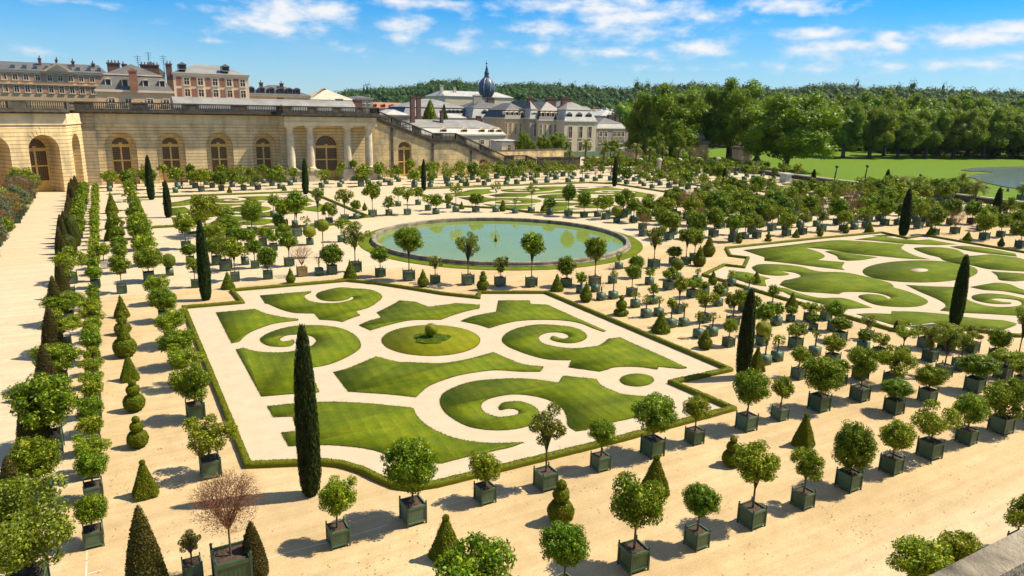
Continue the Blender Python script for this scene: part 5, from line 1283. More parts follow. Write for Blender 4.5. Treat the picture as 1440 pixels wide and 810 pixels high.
t, X0, X1, ze, zr, s = house('palace_wing', 'long pink and cream palace wing with a blue pediment, behind the arcade', -25, 149, 102, 232, 16, dict(ridge=86.5, hip=2), 'cream', 'slate', (-10, 3)+cols8, ((105.5, 113), (121, 130)), 6, panels=('pink', ((104, 115), (119.5, 131)), 8, (-2, 10, 25.5, 41, 57.5, 73.5, 88.5, 103.5, 119, 135)), chim=((53, 81, 96, 4, 'chimney'), (77, 82, 94, 3, 'chimney'), (101, 83, 96, 4.5, 'chimney'), (131, 85, 99, 5, 'chimney')))
u0 = (55+25)*s; u1 = (103+25)*s; zz0 = ze+.3; m = MB(); m.add([(u0, -.8, zz0), (u1, -.8, zz0), ((u0+u1)/2, -.8, zz0+2.3), (u0, 3, zz0), (u1, 3, zz0), ((u0+u1)/2, 3, zz0+2.3)], [(0, 1, 2), (0, 2, 5, 3), (1, 4, 5, 2), (0, 3, 4, 1)])
pd = m.build('pediment', M['cream'], t); m = MB(); m.add([(u0+1.3, -.85, zz0+.25), (u1-1.3, -.85, zz0+.25), ((u0+u1)/2, -.85, zz0+1.95)], [(0, 1, 2)]); m.build('pediment_field', M['slatelight'], pd)
for px_ in (16, 32, 47, 63, 96, 108, 124, 139):
    u = (px_+25)*s; m = MB(); m.box(u-.45, u+.45, 1.2, 2.6, ze+.8, ze+1.75); q = m.build('skylight', M['copper'], t)
MB().box(0, (149+25)*s, -.3, 0, onY(60, 119.5, 232)[1], onY(60, 118, 232)[1]).build('string_course', M['cream'], t)
house('mansard_house', 'cream house with grey mansard roof, arched dormers and an orange brick chimney', 135, 243, 129, 196, 18, {'break': 106, 'ridge': 88, 'ins': 2.2, 'hip': 6, 'dfront': .5}, 'cream', 'slate', (155, 178, 209, 232), ((139, 145),), 8, dorm=((153, 176, 205.5, 229), 112.5, 125, 6.5, 'w'), chim=(), steepmat='slate')
hx = onY(189, 128, 196)[0]; m = MB(); zt = onY(189, 97, 195.6)[1]; zb = onY(189, 127, 195.6)[1]; m.box(hx-.85, hx+.85, 195.2, 195.95, zb, zt-.6).box(hx-.98, hx+.98, 195.08, 195.99, zt-.6, zt-.25).box(hx-.4, hx+.4, 195.3, 195.8, zt-.25, zt+.1)
o = m.build('chimney_stack', M['brick']); tag(o, 'tall orange brick chimney in front of the grey mansard roof', 'chimney')
for (xa, xb, pt, Y_, lb) in ((150, 168, 84.5, 215, 'broad brown chimney group left of the grey mansard roof'), (197, 223, 87, 222, 'wide brown chimney block behind the grey mansard roof'), (233, 241, 86, 214, 'tall dark chimney standing left of the red brick house'), (171, 178, 86.5, 226, 'small brown chimney behind the grey mansard ridge')):
    a, z1 = onY(xa, pt+3, Y_); b2, _ = onY(xb, pt+3, Y_); m = MB(); m.box(a, b2, Y_, Y_+1.6, 10, z1-.3).box(a-.15, b2+.15, Y_-.15, Y_+1.75, z1-.3, z1)
    x = a+.4
    while x < b2-.2: m.lathe([(.17, z1), (.13, z1+.65)], x, Y_+.8, 6); x += .75
    tag(m.build('chimney_stack', M['chimney']), lb, 'chimney')
house('roof_behind', 'dark slate roof end seen behind the wide brown chimney block', 196, 231, 104, 236, 12, dict(ridge=86, hip=1), 'greyrender', 'slate', cat='house')
house('brick_house', 'red brick and cream house with blue-grey roof and round dormers', 243, 349, 106, 214, 16, dict(ridge=89.5, hip=7, dfront=.2), 'creampale', 'slatelight', (261, 280, 300.5, 320.5, 340), ((111, 120), (126.5, 136)), 6.5, panels=('brick', ((109.5, 121.5), (125.5, 138)), 7, (250.5, 270.5, 294 if False else 290.5, 310.5, 330.5)), dorm=((257, 317), 92.5, 99, 9, 'r'))
t, X0, X1, ze, zr, s = house('slate_house', 'low cream house with six dark dormers in a grey slate roof', 350, 436, 135.5, 236, 14, dict(ridge=119, hip=8, dfront=.6), 'cream', 'slate', (362, 376, 390, 405, 419, 430), ((139, 145),), 4, dorm=((355, 369, 382.5, 396, 408, 419), 125, 131.5, 6, 'r'), chim=((372, 116, 124, 4, 'chimney'), (401, 116, 124, 4, 'chimney')))
house('sheet_roof_hall', 'hall with a pale pyramid sheet roof above the balustrade', 438, 498, 142, 240, 22, dict(ridge=123, hip=13), 'slatedark', 'palecor', cat='building')
for (xa, xb, pt, Y_, mt, lb) in ((474, 482, 139, 196, 'chimney', 'short red chimney left of the pale pyramid roof\'s corner'), (498, 509, 140, 204, 'chimney', 'wide red-brown chimney right of the pale pyramid roof'), (392, 398, 137, 190, 'chimney', 'thin brown chimney rising from the long lead roof')):
    a, z1 = onY(xa, pt, Y_); b2, _ = onY(xb, pt, Y_); m = MB(); m.box(a, b2, Y_, Y_+1.4, 8, z1-.3).box(a-.12, b2+.12, Y_-.12, Y_+1.52, z1-.3, z1); tag(m.build('chimney_stack', M[mt]), lb, 'chimney')
for (ax_, at_, ab_, lb) in ((208, 73, 100, 'tall thin television antenna above the grey mansard house'), (193, 78, 98, 'shorter thin television antenna left of the tallest one'), (229, 78, 92, 'small thin television antenna near the tall dark chimney')):
    X, z1 = onY(ax_, at_, 214); z0 = onY(ax_, ab_, 214)[1]-4; m = MB(); m.tube([(0, 0, z0), (0, 0, z1)], .07, 5)
    for k in range(4): m.box(-.9+.15*k, .9-.15*k, -.04, .04, z1-.3-.5*k, z1-.24-.5*k)
    tag(m.build('antenna', M['iron'], loc=(X, 214, 0)), lb, 'antenna')
# long rounded lead roof just behind the balustrade
xa, z1 = onY(243, 139, 182); xb = onY(500, 139, 182)[0]; z1 = onY(360, 138.6, 184)[1]; m = MB(); vs = []; fs = []; K = 8
for i in range(K+1): an = math.pi*i/K; vs += [(xa, 186-4.2*math.cos(an), z1-2.6+2.6*math.sin(an)), (xb, 186-4.2*math.cos(an), z1-2.6+2.6*math.sin(an))]
for i in range(K): fs.append((2*i, 2*i+1, 2*i+3, 2*i+2))
fs += [tuple(range(0, 2*K+2, 2)), tuple(range(1, 2*K+2, 2))[::-1]]
t = empty('lead_roof_gallery'); tag(t, 'long low gallery with a rounded pale lead roof behind the balustrade', 'building')
m.add(vs, fs); m.build('roof', M['slatelight'], t); MB().box(xa, xb, 181.9, 190.1, 5, z1-2.6).build('wall', M['greyrender'], t)
house('grey_house', 'small grey house right of the pale pyramid roof', 499, 524, 139, 250, 14, dict(ridge=134.5, hip=5), 'greyrender', 'slate', (505, 512, 519), ((141, 145),), 3, cat='house')
house('tiled_house', 'long low house with an orange tiled roof below the wooded hill', 516, 573, 153, 330, 14, dict(ridge=144, hip=1), 'cream', 'tiles', (), (), dorm=((528, 540, 552, 564), 147.5, 150, 3, 'r'), cat='house')
house('pale_roof_shed', 'small shed with a bright pale roof behind the stair rail', 540, 575, 163, 262, 14, dict(ridge=154, hip=3), 'greyrender', 'lead', cat='shed')
# big slate roofed hospital range
house('slate_range', 'large range with broad grey slate roof and dark attic storey', 566, 668, 165, 292, 26, {'break': 152, 'ridge': 139, 'ins': 2.6, 'hip': 12, 'dfront': .9}, 'cream', 'slatelight', (), (), dorm=(tuple(range(632, 668, 6)), 155, 162, 3, 'r'), steepmat='slatedark', trim='slate')
house('church_nave', 'church body with a long white roof and small turrets', 626, 722, 137, 395, 30, dict(ridge=128, hip=4), 'creampale', 'lead', (), (), chim=((631, 122, 130, 4, 'stone_pale'), (649, 124, 130, 3, 'stone_pale')), cat='church')
X, _ = onY(684, 137, 380); tw = empty('church_dome', (X, 380, 0)); tag(tw, 'blue-grey bulbous church dome with lantern and gilt ball', 'church dome')
zf = lambda py: onY(684, py, 380)[1]
s_ = depth(X, 380, 20)/FPX
m = MB(); m.lathe([(7.*s_, 8), (7.*s_, zf(136))], n=8); m.build('drum', M['greyrender'], tw)
m = MB(); m.lathe([(7*s_, zf(137)), (9*s_, zf(134)), (11.8*s_, zf(128)), (12*s_, zf(123)), (11*s_, zf(118)), (8.5*s_, zf(113.5)), (5*s_, zf(110)), (4.2*s_, zf(109))], n=24)
m.build('dome', M['copper'], tw, True)
m = MB(); m.lathe([(4*s_, zf(109)), (3.4*s_, zf(107)), (2.8*s_, zf(104)), (3.6*s_, zf(103.5)), (3.2*s_, zf(102)), (1.7*s_, zf(99)), (2.2*s_, zf(98)), (1.2*s_, zf(95)), (.7*s_, zf(90))], n=12); m.build('lantern', M['copper'], tw, True)
m = MB(); m.lathe([(.05, zf(90.5)), (1.0*s_, zf(89.8)), (1.4*s_, zf(88.5)), (1.0*s_, zf(87.3)), (.05, zf(86.8))], n=12); m.tube([(0, 0, zf(87)), (0, 0, zf(82.5))], .14, 5); m.build('gilt_ball', M['gold'], tw, True)
m = MB()
for i in range(8): a = i*math.pi/4; m.tube([(math.cos(a)*r_*s_, math.sin(a)*r_*s_, zf(p)) for r_, p in ((9.1, 134), (12, 128), (12.2, 123), (11.2, 118), (8.7, 113.5), (5, 110))], .22, 4)
m.build('dome_ribs', M['lead'], tw)
house('grey_pavilion', 'pavilion with grey hipped roof and pale lower mansard beside the dome', 664, 717, 166, 285, 20, {'break': 152, 'ridge': 139, 'ins': 1.5, 'hip': 9, 'dfront': .35}, 'greyrender', 'slate', (676, 702), ((169, 176),), 5, dorm=((682, 698.5), 157, 163, 6, 'r'), chim=((681, 134, 152, 11, 'greyrender'), (700, 137, 147, 9, 'chimney')), steepmat='lead')
house('low_cream_house', 'low cream house with pale mansard roof and five dormers behind the stair', 566, 711, 190, 226, 16, {'break': 180, 'ridge': 169, 'ins': 2.0, 'hip': 6, 'dfront': .6}, 'creampale', 'slatelight', (676, 691, 702.5), ((197, 203), (208, 213)), 5, dorm=((623, 652, 677.5, 691.5, 703), 182.5, 188, 6, 'w'), steepmat='lead', chim=((628, 155, 172, 3.2, 'chimney'), (588, 136, 170, 5, 'chimney')))
house('dormer_annexe', 'small annexe with two pale gabled roofs behind the low cream house', 618, 655, 167, 248, 10, dict(ridge=160, hip=2), 'greyrender', 'lead', cat='house')
for (a, b, pt, Y_, lb) in ((586.5, 592, 136, 242, 'tall slim red-brown chimney left of the conifer'), (653.5, 659, 163, 256, 'short brown chimney before the dark attic storey'), (671, 677, 163, 256, 'short red chimney below the grey pavilion')):
    xa, z1 = onY(a, pt, Y_); xb = onY(b, pt, Y_)[0]; m = MB(); m.box(xa, xb, Y_, Y_+1.2, 5, z1-.3).box(xa-.1, xb+.1, Y_-.1, Y_+1.3, z1-.3, z1); tag(m.build('chimney_stack', M['chimney']), lb, 'chimney')
house('small_pavilion', 'small white pavilion with a flat lead roof beside the stair foot', 706, 732, 200, 206, 8, dict(ridge=196, hip=4), 'white', 'lead', (716, 726), ((204, 213),), 4, cat='pavilion', cornice=False)
# the yellow palace range
house('yellow_range', 'left part of the yellow range with five tall windows', 710, 746, 167, 246, 18, {'break': 155, 'ridge': 145, 'ins': 1.6, 'hip': 4, 'dfront': .4}, 'cream', 'slate', (712, 718, 725, 732, 739.5), ((173, 189),), 2.2, dorm=((714, 721, 728, 735, 742), 158, 165, 3.4, 'w'), steepmat='slatedark')
house('range_link', 'narrow shaded link with white dormer between two yellow ranges', 745, 759, 167, 242, 22, {'break': 154, 'ridge': 142, 'ins': 1.0, 'hip': 3, 'dfront': .3}, 'greyrender', 'slate', (753,), ((174, 192),), 3.2, dorm=((752,), 159, 165, 5.5, 'w'), steepmat='lead')
house('yellow_range', 'middle part of the yellow range with a dark mansard and red chimney', 758, 795, 169.5, 240, 18, {'break': 156, 'ridge': 143, 'ins': 1.6, 'hip': 3, 'dfront': .4}, 'creampale', 'slate', (761, 767, 774, 781, 788), ((175, 191),), 2.4, dorm=((764, 771, 778, 785, 791), 159, 167, 3.4, 'w'), steepmat='slatedark', chim=((786, 138, 150, 13, 'chimney'), (757, 138, 146, 7, 'chimney')))
house('palace_block', 'tall cream block with white mansard and grey hipped roof at the range end', 794, 839, 171, 234, 24, {'break': 155, 'ridge': 141, 'ins': 1.8, 'hip': 8, 'dfront': .5}, 'creampale', 'slatelight', (802.5, 817, 830), ((178, 194), (200, 212)), 4.2, dorm=((801.5, 815.5, 829), 161, 169, 6.5, 'r'), steepmat='lead', chim=((812, 138, 146, 13, 'chimney'),))
house('shuttered_house', 'grey house with red shutters right of the tall cream block', 839, 884, 181, 256, 18, {'break': 174, 'ridge': 166, 'ins': 2.5, 'hip': 4, 'dfront': .6}, 'greyrender', 'slate', (845, 852, 864, 870, 876), ((185, 192), (196, 201)), 3.6, chim=((869, 161, 176, 5, 'chimney'), (879, 161, 176, 4, 'chimney')), steepmat='slatelight')
house('white_roof_house', 'house with a pointed pale roof behind the shuttered house', 846, 884, 164, 300, 18, dict(ridge=155, hip=8), 'greyrender', 'lead', (852, 860, 868, 876), ((167, 172),), 3, cat='house')
house('gate_lodge', 'low lodge with a double pale hipped roof behind the stone posts', 893, 916, 212, 196, 10, dict(ridge=203, hip=5), 'greyrender', 'lead', (900, 908), ((216, 224),), 3, cat='lodge')
house('gate_lodge', 'second low lodge with a pale hipped roof, nearer the statue piers', 917, 936, 212, 196, 10, dict(ridge=203, hip=4), 'greyrender', 'lead', (924, 930), ((216, 224),), 3, cat='lodge')
# scattered small houses far off at the foot of the hill
dh = []
g = random.Random(5)
for i in range(34):
    px_ = g.choice([g.uniform(742, 892)]*3+[g.uniform(525, 600)]); Y_ = g.uniform(400, 640); py_ = 162-(Y_-400)*.03+g.uniform(-3, 1); w = g.uniform(7, 14)
    house('distant_house', 'tiny pale distant house in the town below the wooded hill', px_, px_+w, py_, Y_, g.uniform(8, 14), dict(ridge=py_-g.uniform(2.5, 5), hip=g.uniform(1, 4)), g.choice(['creampale', 'white', 'cream', 'greyrender']), g.choice(['slate', 'slatelight', 'lead', 'tiles']), tuple(px_+w*(k+.5)/3 for k in range(3)), ((py_+1, py_+2.8),), 1.1, 'house', group='distant houses in the town', cornice=False)

# near parapet in the corner
p0 = un(1440, 742, 13.9); p1 = un(1440, 791, 13.9); q0 = un(1322, 810, 13.9)
ya, yb = p0[1], p1[1]
t = empty('parapet', (0, 0, 0)); tag(t, 'lichened stone parapet close by in the lower right corner', 'parapet')
m = MB(); m.box(1.2, 40, yb, ya, 13.62, 13.9).box(1.2, 40, yb-.8, yb-.002, 13.6, 13.8); m.build('coping', M['coping'], t)
MB().box(1.2, 40, yb+.06, ya-.08, 0, 13.62).build('wall', M['rustic'], t)

# ================================================================== TREES BEYOND
for k, (px_, by, top, wpx, lb) in enumerate(((938, 238, 113, 60, 'broad plane tree left of the two biggest, behind the lodges'), (1024, 240, 104, 52, 'tallest plane tree, behind the second statue pier'), (1104, 243, 123, 62, 'huge spreading plane tree at the edge of the lawn'), (905, 236, 140, 32, 'smaller plane tree beside the shuttered house'), (975, 234, 128, 34, 'plane tree crown filling the gap behind the left pier'), (1064, 234, 128, 34, 'plane tree crown between the tallest and the spreading tree'))):
    X, Y = un(px_, by-(3 if px_ > 1090 else 9)); s_ = depth(X, Y)/FPX; bigtree(X, Y, zat(top-2, X, Y), wpx*s_*(1.2 if px_ > 1090 else 1.08), lb, 0, .02, True, 'great plane trees by the gate')
for k, (px_, by, top, wpx, lb) in enumerate(((948, 234, 178, 16, 'pale green young tree behind the left statue pier'), (922, 234, 186, 14, 'small bright tree above the lodge roofs'))):
    X, Y = un(px_, by); s_ = depth(X, Y)/FPX; bigtree(X, Y, zat(top, X, Y), wpx*s_, lb, 0, .08, False)
fr = [(1185, 148, 34), (1222, 150, 32), (1262, 154, 32), (1300, 155, 30), (1340, 152, 34), (1382, 150, 32), (1424, 155, 34), (1468, 156, 36), (1160, 160, 26), (1242, 160, 24), (1282, 160, 24), (1320, 162, 24), (1360, 160, 24), (1402, 160, 24), (1446, 162, 24)]
for k, (px_, top, wpx) in enumerate(sorted(fr)):
    X, Y = un(px_, 222+.002*(px_-1160)-(3 if wpx < 28 else 0)); s_ = depth(X, Y)/FPX
    bigtree(X, Y, zat(top-5, X, Y), wpx*s_*1.08, f'leafy plane tree in the park row behind the lawn, {ordn(k+1)} from the left', 0, .07, True, 'row of plane trees behind the lawn')
bk = [(1170, 136), (1205, 132), (1238, 130), (1270, 136), (1300, 142), (1335, 138), (1352, 134), (1385, 142), (1420, 144), (1455, 146), (1130, 140)]
for k, (px_, top) in enumerate(sorted(bk)):
    X, Y = un(px_, 211); s_ = depth(X, Y)/FPX
    bigtree(X, Y, zat(top-6, X, Y), 31*s_, f'tall tree crown rising behind the park row, {ordn(k+1)} from the left', 0, .12, False, 'second row of park trees')
for (px_, by, top, wpx, lb) in ((735, 216, 184, 13, 'mid green tree before the yellow range\'s left part'), (764, 220, 188, 11, 'light green tree before the narrow link'), (785, 222, 186, 19, 'round dark green tree before the tall cream block'), (748, 222, 196, 9, 'small green tree beside the white pavilion'), (772, 236, 212, 11, 'yellow-green bushy tree behind the low weathered wall'), (858, 226, 196, 14, 'dark green tree behind the palms'), (880, 226, 200, 12, 'small dark tree before the shuttered house')):
    X, Y = onY(px_, by, 205)[0], 205; s_ = depth(X, Y)/FPX; z1 = onY(px_, top, Y)[1]; bigtree(X, Y, z1, wpx*s_, lb, 0, .15, False, None, 'garden_tree')
def conifer(px_, top, bot, wpx, Y, lb):
    X = onY(px_, bot, Y)[0]; z1 = onY(px_, top, Y)[1]; z0 = onY(px_, bot, Y)[1]-3; s_ = depth(X, Y, 10)/FPX
    t = empty('conifer', (X, Y, 0)); tag(t, lb, 'conifer')
    me = shell_mesh('crown', [(.3, 0), (.5, .06), (.45, .2), (.32, .5), (.15, .8), (.02, 1)], 2200, .09, 'wood_leaf' if wpx < 8 else 'leaf_o', seg=20, wob=.12, grav=.6)
    o = link('crown', me, None, t, (0, 0, z0)); o.scale = (wpx*2*s_, wpx*2*s_, z1-z0)
    MB().tube([(0, 0, 0), (0, 0, z0+1)], .3, 6).build('trunk', M['bark'], t)
conifer(605, 141, 168, 11, 244, 'bright green conical tree among the slate roofs'); conifer(624.5, 147, 168, 6, 246, 'darker slim conifer right of the bright green one')

# ================================================================== HILLS AND WOODS
sky_px = [(-200, 150), (380, 141), (440, 134), (500, 124), (560, 121), (590, 117), (612, 111), (650, 113), (690, 117), (740, 116), (800, 118), (850, 121), (880, 122), (900, 118), (960, 116), (1040, 120), (1085, 121), (1110, 123), (1140, 119), (1170, 116), (1200, 120), (1215, 122), (1240, 121), (1300, 122), (1350, 125), (1440, 127), (1600, 130), (1900, 140)]
DH = 1500.
az_, el_ = [], []
for p in sky_px:
    d = ray(*p); az_.append(math.atan2(d.x, d.y)); el_.append(d.z/math.hypot(d.x, d.y))
def crest(a): return CH+DH*float(np.interp(a, az_, el_))-19.
def hz(a, D):
    t = min(1, max(0, (D-560)/(DH-560))); t = t*t*(3-2*t); k = 1 if D < DH else max(0, 1-(D-DH)/1500)
    return -1+crest(a)*t*k
A_ = np.linspace(az_[0], az_[-1], 90); Ds = [560, 700, 850, 1000, 1150, 1300, 1400, 1500, 1600, 1900, 2400, 3000]
v = [(D*math.sin(a), D*math.cos(a), hz(a, D)) for D in Ds for a in A_]; f = []
for i in range(len(Ds)-1):
    for j in range(len(A_)-1): f.append((i*90+j, i*90+j+1, (i+1)*90+j+1, (i+1)*90+j))
link('hills', np_mesh('hills', v, np.array(f)), M['hill'])['kind'] = 'structure'
# woodland: thousands of crowns, one mass
def protoc(seed, cone=False):
    g = np.random.default_rng(seed)
    if cone: v0 = ICO1[0].copy(); v0[:, 2] *= 1.8; v0[:, :2] *= (.55-.3*v0[:, 2:3]/1.8); return v0, ICO1[1]
    L = lumps_ball(5, .45, .4, .6, .9, seed, .2); V = []; F = []; b = 0
    for c, r in L: V.append(ICO1[0]*r*.85+c+g.normal(size=(len(ICO1[0]), 3))*.05); F.append(ICO1[1]+b); b += len(ICO1[0])
    lv, lf = leafquads(nrm(g.normal(size=(130, 3)))*g.uniform(.8, 1.08, (130, 1)), nrm(g.normal(size=(130, 3))), .17, .8, 1.)
    return np.concatenate(V), np.concatenate(F), lv, lf
protos = [protoc(i) for i in range(4)]
V = []; F3_ = []; F4_ = []; b = 0; g = random.Random(3); n = 0
while n < 3000:
    a = g.uniform(az_[1], az_[-1]-.02); D = 620+(DH-560)*g.random()**.75; R = g.uniform(6, 11)*(.8+.4*D/DH); H = R*g.uniform(.9, 1.25)
    pr = protos[g.randrange(4)]; an = g.uniform(0, 6.28); c, s = math.cos(an), math.sin(an); rot = np.array([[c, s, 0], [-s, c, 0], [0, 0, 1]])
    if g.random() < .04: H *= 1.5; R *= .6
    S = np.array([R, R, H]); o = np.array([D*math.sin(a), D*math.cos(a), hz(a, D)+H*.45])
    V.append(pr[0]@rot*S+o); F3_.append(pr[1]+b); b += len(pr[0]); V.append(pr[2]@rot*S+o); F4_.append(pr[3]+b); b += len(pr[2]); n += 1
tag(link('forest', np_mesh('forest', np.concatenate(V), [np.concatenate(F3_), np.concatenate(F4_)]), M['wood_leaf']), 'dark wooded hills along the horizon', None, None, 'stuff')
# the wood behind the park rows, and bushes between the houses
V = []; F3_ = []; F4_ = []; b = 0
def clump(x, y, z, R, H):
    global b
    pr = protos[g.randrange(4)]; an = g.uniform(0, 6.28); c, s = math.cos(an), math.sin(an); rot = np.array([[c, s, 0], [-s, c, 0], [0, 0, 1]]); S = np.array([R, R, H]); o = np.array([x, y, z])
    V.append(pr[0]@rot*S+o); F3_.append(pr[1]+b); b += len(pr[0]); V.append(pr[2]@rot*S+o); F4_.append(pr[3]+b); b += len(pr[2])
for i in range(900):
    a = R_(g.uniform(38, 75)); D = g.uniform(365, 640); R = g.uniform(5, 9); clump(D*math.sin(a), D*math.cos(a), g.uniform(6, 13), R, R*1.2)
for i in range(500):
    a = R_(g.uniform(8, 45)); D = g.uniform(430, 760); R = g.uniform(3, 6); clump(D*math.sin(a), D*math.cos(a), g.uniform(1, 4), R, R)
tag(link('woodland', np_mesh('woodland', np.concatenate(V), [np.concatenate(F3_), np.concatenate(F4_)]), M['plane']), 'mass of green wood filling the plain before the hills', None, None, 'stuff')

# ================================================================== PEOPLE (tiny in the picture)
SHIRT = {k: plain('cloth_'+k, c, None, .8, 3, 0) for k, c in dict(white=(.7, .7, .68), red=(.45, .05, .04), navy=(.04, .05, .12), black=(.02, .02, .02), blue=(.1, .2, .4)).items()}
SKIN = plain('skin', (.55, .32, .22), None, .6, 3, 0); HAIR = plain('hair', (.04, .025, .015), None, .7, 3, 0)
def person(X, Y, Z, rz, top, bottom, label, pose='stand'):
    t = empty('person', (X, Y, Z), rz); tag(t, label, 'person')
    if pose == 'stand':
        P = [(0, 0, .95), (0, 0, 1.15), (0, 0, 1.40), (0, .01, 1.52), (0, -.02, 1.64), (-.18, 0, 1.40), (-.24, .02, 1.14), (-.25, -.08, .90), (.18, 0, 1.40), (.25, .02, 1.14), (.24, -.10, .90), (-.09, 0, .90), (-.11, -.08, .50), (-.11, .02, .07), (-.11, -.13, .04), (.09, 0, .90), (.11, .06, .50), (.12, .16, .07), (.12, .02, .04)]
    else:
        P = [(0, 0, .12), (0, .06, .34), (0, .10, .58), (0, .09, .70), (0, .06, .82), (-.17, .1, .56), (-.26, .2, .32), (-.25, .26, .05), (.17, .1, .56), (.26, .02, .36), (.2, -.2, .36), (-.09, -.03, .12), (-.12, -.42, .38), (-.12, -.72, .07), (-.12, -.86, .05), (.09, -.03, .12), (.13, -.45, .14), (.13, -.86, .08), (.13, -.9, .18)]
    E_ = [(0, 1), (1, 2), (2, 3), (3, 4), (2, 5), (5, 6), (6, 7), (2, 8), (8, 9), (9, 10), (0, 11), (11, 12), (12, 13), (13, 14), (0, 15), (15, 16), (16, 17), (17, 18)]
    me = bpy.data.meshes.new('body'); me.from_pydata(P, E_, []); o = link('body', me, SKIN, t); o.modifiers.new('skin', 'SKIN'); sb = o.modifiers.new('sub', 'SUBSURF'); sb.levels = 1; sb.render_levels = 2
    rr = [.14, .13, .15, .055, .095, .06, .045, .03, .06, .045, .03, .09, .065, .04, .035, .09, .065, .04, .035]
    for i, vv in enumerate(me.skin_vertices[0].data): vv.radius = (rr[i],)*2
    me.skin_vertices[0].data[0].use_root = True
    for nm, ids, ed, mat, kr in (('shirt', [0, 1, 2, 5, 6, 8, 9], [(0, 1), (1, 2), (2, 3), (3, 4), (2, 5), (5, 6)], top, 1.22), ('trousers', [0, 11, 12, 13, 15, 16, 17], [(0, 1), (1, 2), (2, 3), (0, 4), (4, 5), (5, 6)], bottom, 1.25)):
        m2 = bpy.data.meshes.new(nm); m2.from_pydata([P[i] for i in ids], ed, []); q = link(nm, m2, SHIRT[mat], t); q.modifiers.new('skin', 'SKIN'); q.modifiers.new('sub', 'SUBSURF').render_levels = 2
        for i, vv in enumerate(m2.skin_vertices[0].data): vv.radius = (rr[ids[i]]*kr,)*2
        m2.skin_vertices[0].data[0].use_root = True
    h = P[4]; MB().lathe([(.02, .13), (.09, .10), (.115, .02), (.10, -.05), (.07, -.09)], h[0], h[1]+.02, 12).build('hair', HAIR, t, True, (0, 0, h[2]))
X, Y = un(252, 265); person(X-.4, Y, 0, .4, 'white', 'red', 'person in a white top walking before the arcade\'s third bay'); person(X+.5, Y+.2, 0, -2, 'red', 'navy', 'person in red beside the one in a white top')
X, Y = un(362, 268); person(X, Y, 0, 1., 'black', 'black', 'person in black between the potted trees before the arcade')
X = onY(204, 146, 157.5)[0]; person(X-.6, 157.0, 13.5, 0, 'navy', 'black', 'person in navy leaning at the balustrade before the cream house', 'stand'); person(X+.6, 157.2, 13.5, .5, 'white', 'blue', 'person in white at the balustrade beside the one in navy'); 
X = onY(395, 152, 150.5)[0]; person(X, 150.2, 13.56, 0, 'navy', 'black', 'person in dark blue on the terrace above the portico\'s left column')
for i, (a, b_, lb) in enumerate(((1387, 265, 'person sitting on the grass at the water\'s edge, farthest left'), (1407, 268.5, 'person sitting by the water beside the tall dark cypress tip'), (1417, 269, 'person in blue sitting by the water, farthest right'))):
    X, Y = un(a, b_); person(X, Y, 0, i, ('navy', 'black', 'blue')[i], 'navy', lb, 'sit')

hzm = bpy.data.materials.new('haze_air'); hzm.use_nodes = True; hn = hzm.node_tree; hn.nodes.clear()
vo = N(hn, 'ShaderNodeVolumePrincipled', Density=.000022, Anisotropy=.2); vo.inputs['Color'].default_value = (.80, .90, 1, 1)
ho = hn.nodes.new('ShaderNodeOutputMaterial'); hn.links.new(vo.outputs[0], ho.inputs['Volume'])
hz_o = MB().box(-3020, 4520, -220, 4520, -2, 125).build('haze', hzm); hz_o['kind'] = 'stuff'
# ================================================================== LIGHT AND SKY
SUN_AZ, SUN_EL = 107., 54.
sun = bpy.data.lights.new('sun', 'SUN'); sun.energy = 5.0; sun.angle = R_(.55); sun.color = (1, .90, .72)
so = bpy.data.objects.new('sun', sun); C.objects.link(so)
sd = Vector((math.sin(R_(SUN_AZ))*math.cos(R_(SUN_EL)), math.cos(R_(SUN_AZ))*math.cos(R_(SUN_EL)), math.sin(R_(SUN_EL))))
so.rotation_euler = (-sd).to_track_quat('-Z', 'Y').to_euler()
w = bpy.data.worlds.new('World'); sc.world = w; w.use_nodes = True; nt = w.node_tree
bg = nt.nodes['Background']; sk = nt.nodes.new('ShaderNodeTexSky'); sk.sky_type = 'NISHITA'; sk.sun_disc = False
sk.sun_elevation = R_(SUN_EL); sk.sun_rotation = R_(SUN_AZ); sk.air_density = 1.0; sk.dust_density = .3; sk.ozone_density = 2.0
hs = N(nt, 'ShaderNodeHueSaturation', Saturation=1.40, Value=1.0); nt.links.new(mix(nt, 1., sk.outputs[0], (.62, .90, 1.22), 'MULTIPLY'), hs.inputs['Color'])
tc = nt.nodes.new('ShaderNodeTexCoord'); sx = nt.nodes.new('ShaderNodeSeparateXYZ'); nt.links.new(tc.outputs['Generated'], sx.inputs[0])
az = math_(nt, 'ARCTAN2', sx.outputs[0], sx.outputs[1]); el = math_(nt, 'ARCSINE', sx.outputs[2])
cv = nt.nodes.new('ShaderNodeCombineXYZ'); nt.links.new(az, cv.inputs[0]); nt.links.new(el, cv.inputs[1])
